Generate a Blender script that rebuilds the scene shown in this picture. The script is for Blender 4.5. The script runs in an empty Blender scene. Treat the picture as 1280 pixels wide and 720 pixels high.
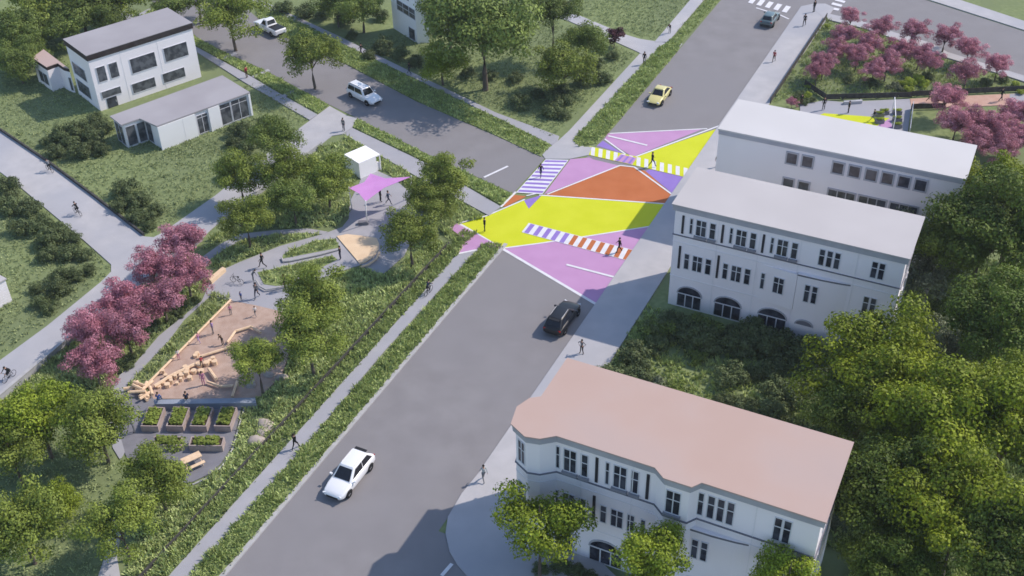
import bpy, bmesh, math, random
import numpy as np
from mathutils import Vector, Matrix, geometry

C = bpy.context.scene
COL = C.collection
# ------------------------------------------------------------------ camera
LENS_F, PITCH, ROLL, YAW, CAM_H = 1418.37, 0.63789771, -0.01962599, 0.46149414, 70.0
_cp, _sp = math.cos(PITCH), math.sin(PITCH)
FW = Vector((0, _cp, -_sp)); _R0 = Vector((1, 0, 0)); _U0 = Vector((0, _sp, _cp))
_c, _s = math.cos(ROLL), math.sin(ROLL)
RT = _c * _R0 + _s * _U0; UP = -_s * _R0 + _c * _U0
cam_d = bpy.data.cameras.new('camera'); cam = bpy.data.objects.new('camera', cam_d); COL.objects.link(cam)
cam.matrix_world = Matrix(((RT.x, UP.x, -FW.x, 0), (RT.y, UP.y, -FW.y, 0), (RT.z, UP.z, -FW.z, CAM_H), (0, 0, 0, 1)))
cam_d.sensor_width = 36; cam_d.lens = LENS_F / 1280 * 36; cam_d.clip_end = 3000
C.camera = cam
# ------------------------------------------------------------------ light
SUN_AZ_SHADOW, SUN_EL = math.radians(-110), math.radians(45.5)      # azimuth the shadows point to (from +Y towards +X)
w = bpy.data.worlds.new('World'); C.world = w; w.use_nodes = True
nt = w.node_tree; bgn = nt.nodes['Background']
sky = nt.nodes.new('ShaderNodeTexSky'); sky.sky_type = 'NISHITA'; sky.sun_disc = False
sky.sun_elevation = SUN_EL; sky.sun_rotation = SUN_AZ_SHADOW + math.pi
sky.air_density = 1.0; sky.dust_density = 0.6; sky.ozone_density = 1.5
nt.links.new(sky.outputs[0], bgn.inputs[0]); bgn.inputs[1].default_value = 0.15
sd = bpy.data.lights.new('sun', 'SUN'); sd.energy = 3.0; sd.angle = math.radians(0.6); sd.color = (1.0, 0.90, 0.80)
so = bpy.data.objects.new('sun', sd); COL.objects.link(so)
ldir = Vector((math.sin(SUN_AZ_SHADOW) * math.cos(SUN_EL), math.cos(SUN_AZ_SHADOW) * math.cos(SUN_EL), -math.sin(SUN_EL)))
so.rotation_euler = ldir.to_track_quat('-Z', 'Y').to_euler()
C.view_settings.view_transform = 'Standard'; C.view_settings.look = 'None'; C.view_settings.exposure = 0.50; C.view_settings.gamma = 1
C.render.engine = 'CYCLES'
C.cycles.filter_width = 1.6
C.cycles.max_bounces = 5; C.cycles.transparent_max_bounces = 4

# ------------------------------------------------------------------ helpers
def P(px, py, z=0.0):
    d = FW * LENS_F + RT * (px - 640) - UP * (py - 360)
    t = (z - CAM_H) / d.z
    return Vector((d.x * t, d.y * t, z))
def depth(px, py, z=0.0): return (P(px, py, z) - Vector((0, 0, CAM_H))).length
AV = Vector((math.sin(YAW), math.cos(YAW), 0)); BV = Vector((math.cos(YAW), -math.sin(YAW), 0))
def AB(a, b, z=0.0):
    v = AV * a + BV * b; v.z = z; return v
def PP(pts, z=0.0): return [P(x, y, z) for x, y in pts]
R = random.Random(7)

def tag(o, label=None, cat=None, group=None, kind=None):
    if label: o['label'] = label
    if cat: o['category'] = cat
    if group: o['group'] = group
    if kind: o['kind'] = kind
    return o
def empty(name, loc=(0, 0, 0), rz=0.0):
    o = bpy.data.objects.new(name, None); COL.objects.link(o); o.location = loc; o.rotation_euler = (0, 0, rz)
    o.empty_display_size = 0.3
    return o

class MB:
    def __init__(s): s.v = []; s.f = []; s.m = []
    def quad(s, a, b, c, d, mi=0):
        n = len(s.v); s.v += [tuple(a), tuple(b), tuple(c), tuple(d)]; s.f.append((n, n+1, n+2, n+3)); s.m.append(mi)
    def poly(s, pts, mi=0):
        n = len(s.v); s.v += [tuple(p) for p in pts]; s.f.append(tuple(range(n, n+len(pts)))); s.m.append(mi)
    def prism(s, pts, z0, z1, mi=0, bottom=False, inset=0):
        pts = [Vector((p[0], p[1], 0)) for p in pts]
        area = sum(pts[i-1].x*pts[i].y - pts[i].x*pts[i-1].y for i in range(len(pts)))
        if area < 0: pts.reverse()
        n = len(s.v); k = len(pts)
        s.v += [(p.x, p.y, z0) for p in pts] + [(p.x, p.y, z1) for p in pts]
        for i in range(k):
            j = (i+1) % k; s.f.append((n+i, n+j, n+k+j, n+k+i)); s.m.append(mi)
        s.top(n+k, pts, mi)
        if bottom:
            s.top(n, pts, mi, True)
    def top(s, base, pts, mi, flip=False):
        tris = geometry.tessellate_polygon([pts])
        for t in tris:
            a, b, c = [pts[i] for i in t]
            ccw = (b-a).cross(c-a).z > 0
            t = t if ccw != flip else (t[0], t[2], t[1])
            s.f.append(tuple(base+i for i in t)); s.m.append(mi)
    def sheet(s, pts, z, mi=0):
        pts = [Vector((p[0], p[1], 0)) for p in pts]
        n = len(s.v); s.v += [(p.x, p.y, z) for p in pts]; s.top(n, pts, mi)
    def box(s, c, d, mi=0, rz=0.0, M=None):
        hx, hy, hz = d[0]/2, d[1]/2, d[2]/2
        n = len(s.v); cr, sr = math.cos(rz), math.sin(rz)
        for z in (-hz, hz):
            for x, y in ((-hx, -hy), (hx, -hy), (hx, hy), (-hx, hy)):
                p = Vector((c[0]+x*cr-y*sr, c[1]+x*sr+y*cr, c[2]+z))
                if M: p = M @ p
                s.v.append(tuple(p))
        for f in ((0,3,2,1),(4,5,6,7),(0,1,5,4),(1,2,6,5),(2,3,7,6),(3,0,4,7)):
            s.f.append(tuple(n+i for i in f)); s.m.append(mi)
    def tube(s, pts, rads, mi=0, seg=7, cap=True):
        pts = [Vector(p) for p in pts]
        if not isinstance(rads, (list, tuple)): rads = [rads]*len(pts)
        n = len(s.v)
        for i, p in enumerate(pts):
            t = (pts[min(i+1, len(pts)-1)] - pts[max(i-1, 0)]).normalized()
            u = t.cross(Vector((0, 0, 1)));
            if u.length < 1e-3: u = Vector((1, 0, 0))
            u.normalize(); v = t.cross(u)
            for k in range(seg):
                a = 2*math.pi*k/seg; q = p + (u*math.cos(a) + v*math.sin(a))*rads[i]; s.v.append(tuple(q))
        for i in range(len(pts)-1):
            for k in range(seg):
                a = n+i*seg+k; b = n+i*seg+(k+1) % seg; s.f.append((a, a+seg, b+seg, b)); s.m.append(mi)
        if cap:
            s.f.append(tuple(n+k for k in range(seg))); s.m.append(mi)
            e = n+(len(pts)-1)*seg; s.f.append(tuple(e+k for k in reversed(range(seg)))); s.m.append(mi)
    def build(s, name, mats, parent=None, smooth=False, loc=None):
        me = bpy.data.meshes.new(name); me.from_pydata(s.v, [], s.f)
        if not isinstance(mats, (list, tuple)): mats = [mats]
        for m in mats: me.materials.append(m)
        me.polygons.foreach_set('material_index', s.m)
        if smooth: me.polygons.foreach_set('use_smooth', [True]*len(s.f))
        me.update()
        o = bpy.data.objects.new(name, me); COL.objects.link(o)
        if parent: o.parent = parent
        if loc: o.location = loc
        return o

def copy_tree(o, parent=None):
    c = o.copy(); COL.objects.link(c)
    if parent: c.parent = parent
    for ch in o.children: copy_tree(ch, c)
    return c

# ------------------------------------------------------------------ materials
def mat(name, col, col2=None, scale=1.0, detail=4, rough=0.85, spec=0.25, bump=0.0, bscale=20, metal=0, coat=0, island=0.0, trans=0.0, fac=(0.35, 0.65), col3=None, scale3=0.05, coords='Object'):
    m = bpy.data.materials.new(name); m.use_nodes = True; n = m.node_tree; L = n.links
    b = n.nodes['Principled BSDF']; b.inputs['Roughness'].default_value = rough; b.inputs['Metallic'].default_value = metal
    b.inputs['Specular IOR Level'].default_value = spec; b.inputs['Coat Weight'].default_value = coat
    b.inputs['Base Color'].default_value = (*col, 1)
    tc = n.nodes.new('ShaderNodeTexCoord'); out = None
    if col2:
        ns = n.nodes.new('ShaderNodeTexNoise'); ns.inputs['Scale'].default_value = scale; ns.inputs['Detail'].default_value = detail
        L.new(tc.outputs[coords], ns.inputs['Vector'])
        mr = n.nodes.new('ShaderNodeMapRange'); mr.inputs[1].default_value = fac[0]; mr.inputs[2].default_value = fac[1]; L.new(ns.outputs[0], mr.inputs[0])
        mx = n.nodes.new('ShaderNodeMix'); mx.data_type = 'RGBA'; mx.inputs[6].default_value = (*col, 1); mx.inputs[7].default_value = (*col2, 1)
        L.new(mr.outputs[0], mx.inputs[0]); out = mx.outputs[2]
        if col3:
            n3 = n.nodes.new('ShaderNodeTexNoise'); n3.inputs['Scale'].default_value = scale3; n3.inputs['Detail'].default_value = 3
            L.new(tc.outputs[coords], n3.inputs['Vector'])
            m3 = n.nodes.new('ShaderNodeMapRange'); m3.inputs[1].default_value = .42; m3.inputs[2].default_value = .62; L.new(n3.outputs[0], m3.inputs[0])
            x3 = n.nodes.new('ShaderNodeMix'); x3.data_type = 'RGBA'; L.new(out, x3.inputs[6]); x3.inputs[7].default_value = (*col3, 1)
            L.new(m3.outputs[0], x3.inputs[0]); out = x3.outputs[2]
    if island:
        ge = n.nodes.new('ShaderNodeNewGeometry'); mr = n.nodes.new('ShaderNodeMapRange'); mr.inputs[3].default_value = 1-island; mr.inputs[4].default_value = 1+island
        L.new(ge.outputs['Random Per Island'], mr.inputs[0])
        oi = n.nodes.new('ShaderNodeObjectInfo'); mr2 = n.nodes.new('ShaderNodeMapRange'); mr2.inputs[3].default_value = .86; mr2.inputs[4].default_value = 1.16
        L.new(oi.outputs['Random'], mr2.inputs[0])
        mm = n.nodes.new('ShaderNodeMath'); mm.operation = 'MULTIPLY'; L.new(mr.outputs[0], mm.inputs[0]); L.new(mr2.outputs[0], mm.inputs[1])
        hv = n.nodes.new('ShaderNodeHueSaturation'); L.new(mm.outputs[0], hv.inputs['Value'])
        if out: L.new(out, hv.inputs['Color'])
        else: hv.inputs['Color'].default_value = (*col, 1)
        out = hv.outputs[0]
    if out: L.new(out, b.inputs['Base Color'])
    if bump:
        nb = n.nodes.new('ShaderNodeTexNoise'); nb.inputs['Scale'].default_value = bscale; nb.inputs['Detail'].default_value = 5
        L.new(tc.outputs[coords], nb.inputs['Vector']); bp = n.nodes.new('ShaderNodeBump'); bp.inputs['Strength'].default_value = bump; bp.inputs['Distance'].default_value = 0.05
        L.new(nb.outputs[0], bp.inputs['Height']); L.new(bp.outputs[0], b.inputs['Normal'])
    if trans:
        tr = n.nodes.new('ShaderNodeBsdfTranslucent'); ms = n.nodes.new('ShaderNodeMixShader'); ms.inputs[0].default_value = trans
        if out: L.new(out, tr.inputs[0])
        else: tr.inputs[0].default_value = (*col, 1)
        L.new(b.outputs[0], ms.inputs[1]); L.new(tr.outputs[0], ms.inputs[2]); L.new(ms.outputs[0], n.nodes['Material Output'].inputs[0])
    return m

M = {}
M['asphalt'] = mat('asphalt', (0.211, 0.199, 0.204), (0.240, 0.228, 0.233), .35, 8, .9, .2, .15, 30, col3=(0.222, 0.212, 0.220), scale3=.04)
M['concrete'] = mat('concrete', (0.395, 0.385, 0.395), (0.442, 0.428, 0.437), .6, 8, .9, .2, .1, 12, col3=(0.357, 0.357, 0.385), scale3=.08)
M['path'] = mat('path_concrete', (0.324, 0.320, 0.343), (0.371, 0.362, 0.385), .5, 8, .9, .2, .1, 12, col3=(0.329, 0.329, 0.362), scale3=.07)
M['kerb'] = mat('kerb_stone', (.36, .355, .36), (.43, .42, .42), 1.5, 6, .9)
M['dark_pave'] = mat('dark_paving', (.17, .168, .19), (.215, .21, .235), .8, 8, .9)
M['lawn'] = mat('lawn', (.16, .20, .085), (.225, .265, .12), 1.6, 10, 1, .1, .6, 6, col3=(.17, .205, .10), scale3=.09)
M['meadow'] = mat('meadow_ground', (.17, .21, .08), (.25, .30, .12), 1.2, 10, 1, .1, .6, 5)
M['mulch'] = mat('mulch', (.39, .275, .22), (.46, .34, .28), 1.2, 8, 1, .1, .4, 10)
M['line'] = mat('road_paint_white', (0.620, 0.611, 0.639), (0.696, 0.686, 0.714), 1.2, 6, .8)
M['p_yellow'] = mat('street_paint_yellow', (0.526, 0.559, 0.014), (0.564, 0.592, 0.024), .4, 8, .85)
M['p_pink'] = mat('street_paint_pink', (0.442, 0.240, 0.423), (0.479, 0.268, 0.461), .4, 8, .85)
M['p_purple'] = mat('street_paint_purple', (0.244, 0.160, 0.470), (0.273, 0.188, 0.508), .4, 8, .85)
M['p_orange'] = mat('street_paint_orange', (0.423, 0.127, 0.042), (0.470, 0.150, 0.056), .4, 8, .85)
M['deck'] = mat('deck_wood', (.68, .50, .33), (.74, .56, .38), 1.0, 6, .8)
M['timber'] = mat('pale_timber', (.68, .48, .31), (.78, .58, .40), 2.5, 6, .8, bump=.2)
M['planter'] = mat('planter_board', (.33, .26, .24), (.42, .34, .31), 2.0, 6, .85)
M['soil'] = mat('soil', (.05, .035, .025), (.08, .055, .04), 4, 5, 1)
M['wall_white'] = mat('white_render', (.84, .785, .81), (.87, .82, .845), .25, 8, .85, .2, .05, 8)
M['wall_bright'] = mat('white_panel', (.88, .86, .87), (.90, .88, .89), .3, 6, .8)
M['wall_grey'] = mat('grey_render', (.76, .73, .75), (.80, .77, .79), .25, 8, .85)
M['trim_grey'] = mat('grey_moulding', (.36, .36, .40), (.42, .42, .46), .6, 6, .85)
M['trim_dark_shade'] = mat('dark_and_shade_moulding', (.14, .14, .17), (.18, .18, .21), .6, 6, .85)
M['sill'] = mat('sill_grey', (.22, .22, .25), (.26, .26, .29), .6, 4)  # grey tone puts the shade under the window boxes into the colour
M['fascia'] = mat('dark_fascia', (.03, .022, .022), (.05, .04, .04), 1, 4, .7)
M['roof_white'] = mat('white_roof', (0.536, 0.517, 0.512), (0.573, 0.555, 0.550), .12, 8, .85, .2, .05, 3)
M['roof_pale'] = mat('pale_roof', (0.446, 0.418, 0.414), (0.489, 0.461, 0.456), .12, 8, .85, .2, .05, 3)
M['roof_peach'] = mat('peach_roof', (0.442, 0.315, 0.268), (0.470, 0.348, 0.305), .10, 8, .85, .2, .05, 3, col3=(0.432, 0.329, 0.296), scale3=.1)
M['roof_grey'] = mat('grey_roof', (0.310, 0.291, 0.305), (0.352, 0.334, 0.348), .2, 8, .85, .2, .05, 3)
M['glass'] = mat('window_glass', (.018, .02, .032), (.06, .066, .09), .9, 3, .12, .6, fac=(.4, .6))
M['glass_pale'] = mat('window_glass_curtained', (.05, .053, .065), (.13, .135, .15), 1.2, 4, .2, .5, fac=(.4, .6))
GLASS = ['glass']
M['frame'] = mat('window_frame', (.62, .62, .66))
M['gap_shade'] = mat('painted_gap_shade', (.025, .025, .032), rough=.5)  # near-black colour for the shade of narrow facade gaps
M['bark'] = mat('bark', (.10, .08, .065), (.16, .13, .105), 6, 6, .95, bump=.3)
M['bark_pale'] = mat('pale_bark', (.22, .20, .19), (.30, .28, .26), 6, 6, .95, bump=.3)
def leafmat(name, c1, c2, isl=.33, tr=.2): return mat(name, c1, c2, 1.1, 3, .6, .25, island=isl, trans=tr)
M['leaf'] = leafmat('leaves_green', (.145, .19, .028), (.235, .285, .05))
M['leaf_deep'] = leafmat('leaves_deep_green', (.11, .155, .032), (.18, .235, .05))
M['leaf_bright'] = leafmat('leaves_bright_green', (.17, .23, .018), (.27, .335, .032))
M['leaf_big'] = leafmat('leaves_large_tree', (.13, .172, .009), (.225, .272, .014))
M['leaf_bigdark'] = leafmat('leaves_large_dark_tree', (.075, .115, .014), (.13, .18, .024))
M['leaf_front'] = leafmat('leaves_light_green', (.18, .245, .018), (.29, .36, .03))
M['leaf_grey'] = leafmat('leaves_grey_green', (.13, .15, .085), (.18, .20, .12))
M['leaf_pink'] = leafmat('leaves_pink', (.38, .14, .185), (.56, .275, .34), .3, .3)
M['leaf_maroon'] = leafmat('leaves_maroon', (.06, .018, .025), (.10, .03, .04), .3, .2)
M['leaf_shrub'] = leafmat('leaves_shrub', (.085, .115, .042), (.14, .175, .07), .3, .2)
M['leaf_lime'] = leafmat('leaves_lime', (.30, .38, .04), (.40, .46, .07), .25, .3)
M['grass'] = mat('grass_blades', (.30, .37, .12), (.45, .52, .21), .9, 4, .8, .15, island=.35, trans=.2)
M['grass_dry'] = mat('meadow_blades', (.35, .41, .15), (.50, .56, .26), .8, 4, .8, .15, island=.4, trans=.2)
M['grass_lawn'] = mat('lawn_blades', (.24, .29, .13), (.33, .375, .18), .5, 4, .8, .15, island=.3, trans=.2)
M['tyre'] = mat('tyre_rubber', (.015, .015, .016), rough=.8)
M['rim'] = mat('alloy_rim', (.45, .45, .47), rough=.35, metal=.8)
M['cglass'] = mat('car_glass', (.012, .013, .018), rough=.06, spec=.6)
M['black'] = mat('black_plastic', (.02, .02, .022), rough=.5)
M['lamp'] = mat('headlight_lens', (.75, .77, .8), rough=.15, spec=.6)
M['red'] = mat('tail_light_lens', (.35, .015, .012), rough=.2, spec=.6)
M['c_white'] = mat('paint_white', (.78, .78, .80), rough=.3, spec=.5, coat=.6)
M['c_black'] = mat('paint_black', (.012, .012, .014), rough=.35, spec=.4, coat=.2)
M['c_yellow'] = mat('paint_yellow', (.62, .55, .22), rough=.3, spec=.5, coat=.6)
M['c_teal'] = mat('paint_teal', (.08, .12, .125), rough=.3, spec=.5, coat=.6)
M['c_silver'] = mat('paint_silver', (.55, .55, .56), rough=.3, spec=.5, coat=.5)
M['steel'] = mat('painted_steel', (.55, .54, .56), rough=.4, metal=.2)
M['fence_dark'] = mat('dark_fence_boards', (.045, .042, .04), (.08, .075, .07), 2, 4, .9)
M['wall_low'] = mat('low_concrete_wall', (.34, .34, .36), (.42, .42, .44), 1, 6, .9)
M['sail'] = mat('sail_fabric', (.74, .36, .74), (.78, .40, .78), .8, 3, .7, trans=.35)
M['bench_blue'] = mat('blue_grey_concrete', (.24, .27, .33), (.29, .32, .37), 1, 5, .8)
M['stone'] = mat('pale_boulder', (.34, .29, .26), (.44, .38, .34), 2, 6, .95, bump=.3)
M['peachpath'] = mat('peach_paving', (.46, .28, .22), (.52, .34, .27), .8, 6, .9)
M['skin'] = mat('skin', (.42, .24, .17), rough=.6)
M['skin_dark'] = mat('skin_dark', (.12, .065, .04), rough=.6)
M['hair'] = mat('hair_dark', (.02, .014, .01), rough=.7)
M['hair_fair'] = mat('hair_fair', (.30, .19, .09), rough=.7)
CL = dict(black=(.02, .02, .023), navy=(.03, .035, .07), grey=(.18, .18, .19), white=(.65, .65, .66), red=(.35, .04, .05), pink=(.55, .22, .35), teal=(.05, .18, .18), denim=(.08, .11, .18), khaki=(.30, .24, .15), brown=(.09, .055, .035), lilac=(.40, .28, .50), light=(.45, .47, .46), blue=(.06, .12, .35))
for k, v in CL.items(): M['cl_'+k] = mat('cloth_'+k, v, rough=.9)

def struct(name, mb, m): return tag(mb.build(name, m), kind='structure')

# ------------------------------------------------------------------ ground and roads
# the wide ground sheet
g = MB(); g.sheet([(-700, -60), (700, -60), (700, 1300), (-700, 1300)], -0.03); struct('ground', g, M['lawn'])
road = MB()
main = [AB(20, -46.0), AB(20, -33.15), AB(170, -33.15), AB(330, -33.15), AB(330, -45.2), AB(121, -45.2), AB(92, -46.0)]
road.sheet(main, 0.0)
struct('main_road', road, M['asphalt'])
bst = [(90,-100),(187,0),(207,10),(247,47),(285,67),(330,87),(412,131),(446,147.5),(533,192),(641.5,242),(680,199),(682,198),(620,170),(519,126),(433,81),(357,47),(325,25),(305,8),(262,-30),(200,-100)]
r2 = MB(); r2.sheet(PP(bst), 0.004); struct('side_street', r2, M['asphalt'])
cst = [(940,-50),(1000,-60),(1100,-20),(1157,0),(1279,39),(1450,95),(1450,150),(1330,112),(1262,91),(1184,67),(1165,57),(1120,43),(1079,29),(1040,20),(1016,11),(997,13),(960,20)]
r3 = MB(); r3.sheet(PP(cst), 0.008); struct('upper_street', r3, M['asphalt'])
r4 = MB(); r4.sheet([AB(20, -33.6), AB(20, 10), AB(52.5, 10), AB(52.5, -33.6)], 0.006); struct('lower_street', r4, M['asphalt'])

def slab(name, pts, m, z1=0.12, z0=-0.1, px=True):
    s = MB(); s.prism(PP(pts) if px else pts, z0, z1); return struct(name, s, M[m])
# kerb strip, left side of the main road
slab('kerb', [AB(20,-46.35), AB(20,-45.95), AB(91.5,-45.95), AB(91.5,-46.35)], 'kerb', .13, px=False)
slab('sidewalk', [(150,790),(212,720),(360,555),(571.7,318),(597,313),(565,346),(480,440),(392,545),(240,720),(180,790)], 'path', .10)
slab('verge_ground', [AB(20,-48.3), AB(20,-46.37), AB(90.8,-46.37), AB(91.3,-47.0), AB(90.5,-48.3)], 'meadow', .09, px=False)
# top-left corner
slab('sidewalk', [(688,182.5),(697,177),(712,163),(800,67),(812,73),(822,76),(812,84),(770,132),(727,180),(730,184),(740,184),(736,194),(712,199),(682,199),(678,194)], 'concrete', .05)
slab('sidewalk', [(220,-48),(310,0),(420,51),(513,96),(620,147),(690,182),(697,177),(699,171),(620,141.5),(517,92),(424,46),(322,-1),(240,-50)], 'path', .10)
slab('path', [(705,16),(725,20),(780,43),(800,49),(820,52),(833,54),(853,55),(838,72),(830,80),(822,76),(812,73),(797,65),(710,26),(690,20)], 'concrete', .06)
slab('sidewalk', [(818,53),(835,53),(880,0),(925,-55),(910,-55),(863,0)], 'concrete', .09)
slab('verge_ground', [AB(115.6,-48.6), AB(114.6,-47.2), AB(116.2,-45.6), AB(121,-45.3), AB(146.5,-45.25), AB(149.3,-46.0), AB(149,-47.4), AB(146,-48.0)], 'meadow', .09, px=False)
slab('verge_ground', [(836,53),(852,53),(897,3),(945,-55),(927,-55),(882,0)], 'meadow', .09)
slab('verge_ground', [(690,182.5),(672,194),(676,196),(620,169.5),(519,125.5),(433,80.5),(357,46.5),(323,22),(318,5),(322,0),(420,52),(513,97),(620,148)], 'meadow', .08)
# lower side of the side street
slab('sidewalk', [(440,160.5),(533,205),(626,259),(611,270),(522,222),(470,192),(430,168)], 'path', .10)
slab('verge_ground', [(447,149),(533,193.5),(640,243),(627,257),(533,203),(441,159)], 'meadow', .09)
slab('sidewalk', [(95,-30),(125,0),(172,22),(200,38),(247,60),(315,97),(352,119),(397,144),(387,150.5),(343,125),(305,103),(247,66),(195,42),(165,27),(112,0),(85,-28)], 'path', .10)
slab('verge_ground', [(192,9),(207,13),(245,48),(285,69),(330,89),(410,132),(398,142),(354,118),(317,96),(248,59),(203,38),(176,20)], 'meadow', .08)
for q in (((276,73),(294,66),(297,68),(280,75)), ((315,96),(335,87),(338,89),(318,98)), ((352,120),(373,110),(376,112),(356,122)), ((172,19),(187,11),(190,12),(176,21))):
    slab('cross_path', q, 'path', .11)
# promenade on the left
slab('promenade', [(412,133),(434,145),(446,148),(440,160),(428,168),(415,170),(401,181),(330,235),(278,275),(262,289),(250,301),(170,365),(87,426),(22,481),(-60,548),(-60,502),(0,451),(60,407),(126,353),(139,340),(139,331),(104,300),(24,233),(0,215),(-60,170),(-60,118),(0,164),(61,205),(120,249),(180,296),(192,297),(202,292),(269,245),(370,164)], 'concrete', .06)
# plaza and its paths
plaza = [(465,211),(490,222),(514,242),(530,262),(520,290),(505,320),(480,342),(462,339),(452,331),(404,347),(396,352),(372,372),(364,366),(358,372),(352,390),(319,382),(289,376),(262,371),(230,400),(208,430),(182,456),(159,482),(150,500),(143,520),(150,543),(160,560),(150,575),(141,560),(134,530),(140,490),(150,469),(168,456),(199,420),(252,377),(258,364),(262,352),(282,336),(300,328),(350,308),(404,293),(428,284),(436,274),(437,253),(448,232),(455,215)]
slab('plaza', plaza, 'path', .06)
slab('path', [(250,327),(255,320),(276,305),(300,293),(343,288),(385,286),(410,290),(404,293),(385,291.5),(343,293),(304,299),(282,311),(262,325),(258,333)], 'path', .05)
slab('garden_paving', [(155,488),(170,480),(200,500),(303,505),(301,512),(296,535),(289,560),(276,580),(262,593),(240,603),(200,607),(172,590),(158,572),(152,550),(148,520)], 'dark_pave', .064)
e1 = MB()
edge = [(306,508),(298,535),(291,561),(278,582),(263,596),(240,606)]
for p, q in zip(edge, edge[1:]): e1.tube([P(*p, .07), P(*q, .07)], .09, seg=5)
struct('paving_edge', e1, M['kerb'])
slab('playground_ground', [(288,376.5),(319,382),(352,390),(362,405),(366,430),(352,470),(325,497),(292,499),(192,499),(183,480)], 'mulch', .066)
slab('path', [(123,720),(133,690),(138,655),(146,640),(158,640),(152,665),(146,695),(152,730),(120,740)], 'concrete', .05)
slab('planting_bed', [(353,324),(425,310),(419,299),(395,301),(362,314),(354,319)], 'meadow', .09)
slab('planting_bed', [(322,341),(330,356),(345,358),(360,357),(368,350),(400,336),(422,325),(415,320),(382,328),(345,336)], 'meadow', .09)
# right-hand pavement
slab('sidewalk', [AB(60,-33.15), AB(168.5,-33.15), AB(170.3,-31.6), AB(171,-30), AB(170,-28.4), AB(136,-28.9), AB(106.3,-28.9), AB(106.2,-27.7), AB(96,-28.4), AB(88.7,-28.4), AB(63.5,-28.4), AB(62.5,-26.5), AB(56,-26.4), AB(52,-26.2), AB(50,-30)], 'concrete', .12, px=False)
slab('sidewalk', [(577,618),(560,647),(557,667),(562,690),(572,707),(590,727),(625,748),(700,790),(900,870),(905,850),(760,712),(700,640),(640,600),(600,590)], 'concrete', .115)
slab('sidewalk', [(1016,11),(1040,19),(1079,28),(1120,42),(1165,55),(1184,66),(1262,90),(1450,148),(1450,158),(1262,97),(1184,73),(1120,50),(1079,36),(1042,27),(1030,24)], 'concrete', .135)
slab('sidewalk', [(1157,-1),(1279,38),(1450,94),(1450,82),(1280,27),(1195,-1),(1120,-26),(1085,-26)], 'concrete', .12)
# park plaza beyond the white building
slab('park_plaza', [(1000,131),(1031,126),(1054,128),(1137,124),(1139,135),(1134,170),(1090,175),(1000,160)], 'path', .06)
slab('park_path', [(1137.5,124),(1190,121),(1280,117),(1400,113),(1400,125),(1280,131),(1200,134),(1139.5,136)], 'peachpath', .07)
slab('park_plaza', [(1262,118),(1400,113),(1400,124),(1262,131)], 'path', .075)
pm = MB(); pm.sheet(PP([(1030,142),(1112,148),(1096,158),(1060,160),(1010,150)]), .066); struct('plaza_paint', pm, M['p_yellow'])
pm = MB(); pm.sheet(PP([(1112,149),(1116,163),(1095,165),(1096,159)]), .067); struct('plaza_paint', pm, M['p_pink'])

# ------------------------------------------------------------------ street painting
def paint(name, pts, m, z=.012):
    s = MB(); s.sheet(PP(pts), z); return struct(name, s, M[m])
Z0 = .012
paint('street_painting', [(571,280),(580,279),(608,270),(632,259),(655,250),(661,261),(677,244.5),(674,244),(840,255.5),(845,256),(847,278),(840,279),(737,295),(677,304),(627,310)], 'p_yellow')
paint('street_painting', [(563,286),(571,280),(627,310.5),(618,311),(603,308),(597,313),(573,318),(578,306),(582,302)], 'p_pink', .105)
paint('street_painting', [(684,243),(775,207),(793,209),(807,214),(847,249),(842,256),(674,244.3)], 'p_orange', Z0)
paint('street_painting', [(643,243.5),(658,245.5),(632,258.5),(628,258)], 'p_orange', Z0)
paint('street_painting', [(655,250.5),(677,244),(661,261)], 'p_purple', .016)
paint('street_painting', [(713,199),(737,197),(742,199.5),(774,207),(680,243)], 'p_pink', Z0)
paint('street_painting', [(760,167),(878,161.5),(791,196),(756,174)], 'p_pink', Z0)
paint('street_painting', [(754,176),(778,192),(746,182)], 'p_purple', Z0)
paint('street_painting', [(791,197),(899,160),(905,157),(905,215),(870,222),(853,209)], 'p_yellow', Z0)
paint('street_painting', [(807,214),(815,210),(868,223),(860,238),(848,248)], 'p_purple', Z0)
kR = [P(*X_) for X_ in ()]
def abpt(px, py):
    v = P(px, py); return v.dot(AV), v.dot(BV)
def ab_sheet(name, abs_, m, z):
    s = MB(); s.sheet([AB(a, b) for a, b in abs_], z); return struct(name, s, M[m])
ab_sheet('street_painting', [abpt(627, 311), abpt(677, 304.5), abpt(737, 295.3), abpt(815, 283.3), (abpt(826, 282)[0], -33.18), (abpt(746, 380)[0], -33.18)], 'p_pink', Z0-.003)
def stripe(name, p, q, wd=.22, z=.02, m='line'):
    a, b = P(*p), P(*q); t = (b-a).normalized(); n_ = Vector((-t.y, t.x, 0))*wd/2
    s = MB(); s.sheet([a-n_, b-n_, b+n_, a+n_], z); return struct(name, s, M[m])
lines = [((573,279),(628,311),.3),((628,311),(746,381),.34),((628,310.5),(677,304),.2),((677,304),(737,295),.2),((737,295),(842,278.5),.2),
 ((674,244),(842,255.7),.22),((684,243),(775,207),.22),((775,207),(793,209),.2),((793,209),(848,249),.22),((762,167),(884,161),.22),((756,174),(782,193),.22),
 ((792,197),(903,156),.24),((626,259),(645,240),.28),((571,280),(608,270),.2),((608,270),(656,249.5),.2),((658,245),(679,240),.2),((746,381),(787,327),.12)]
for i, (p, q, wd) in enumerate(lines): stripe('painted_line', p, q, wd, .024 + .001*i)
stripe('painted_line', (573,318), (597,313), .25, .115)
for p, q in (((708,331),(769,347)), ((605,222),(635,208)), ((760,170),(809,182)), ((552,720),(565,705)), ((945,10),(961,15)), ((975,19),(986,24))):
    stripe('lane_marking', p, q, .3, .045)
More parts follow.
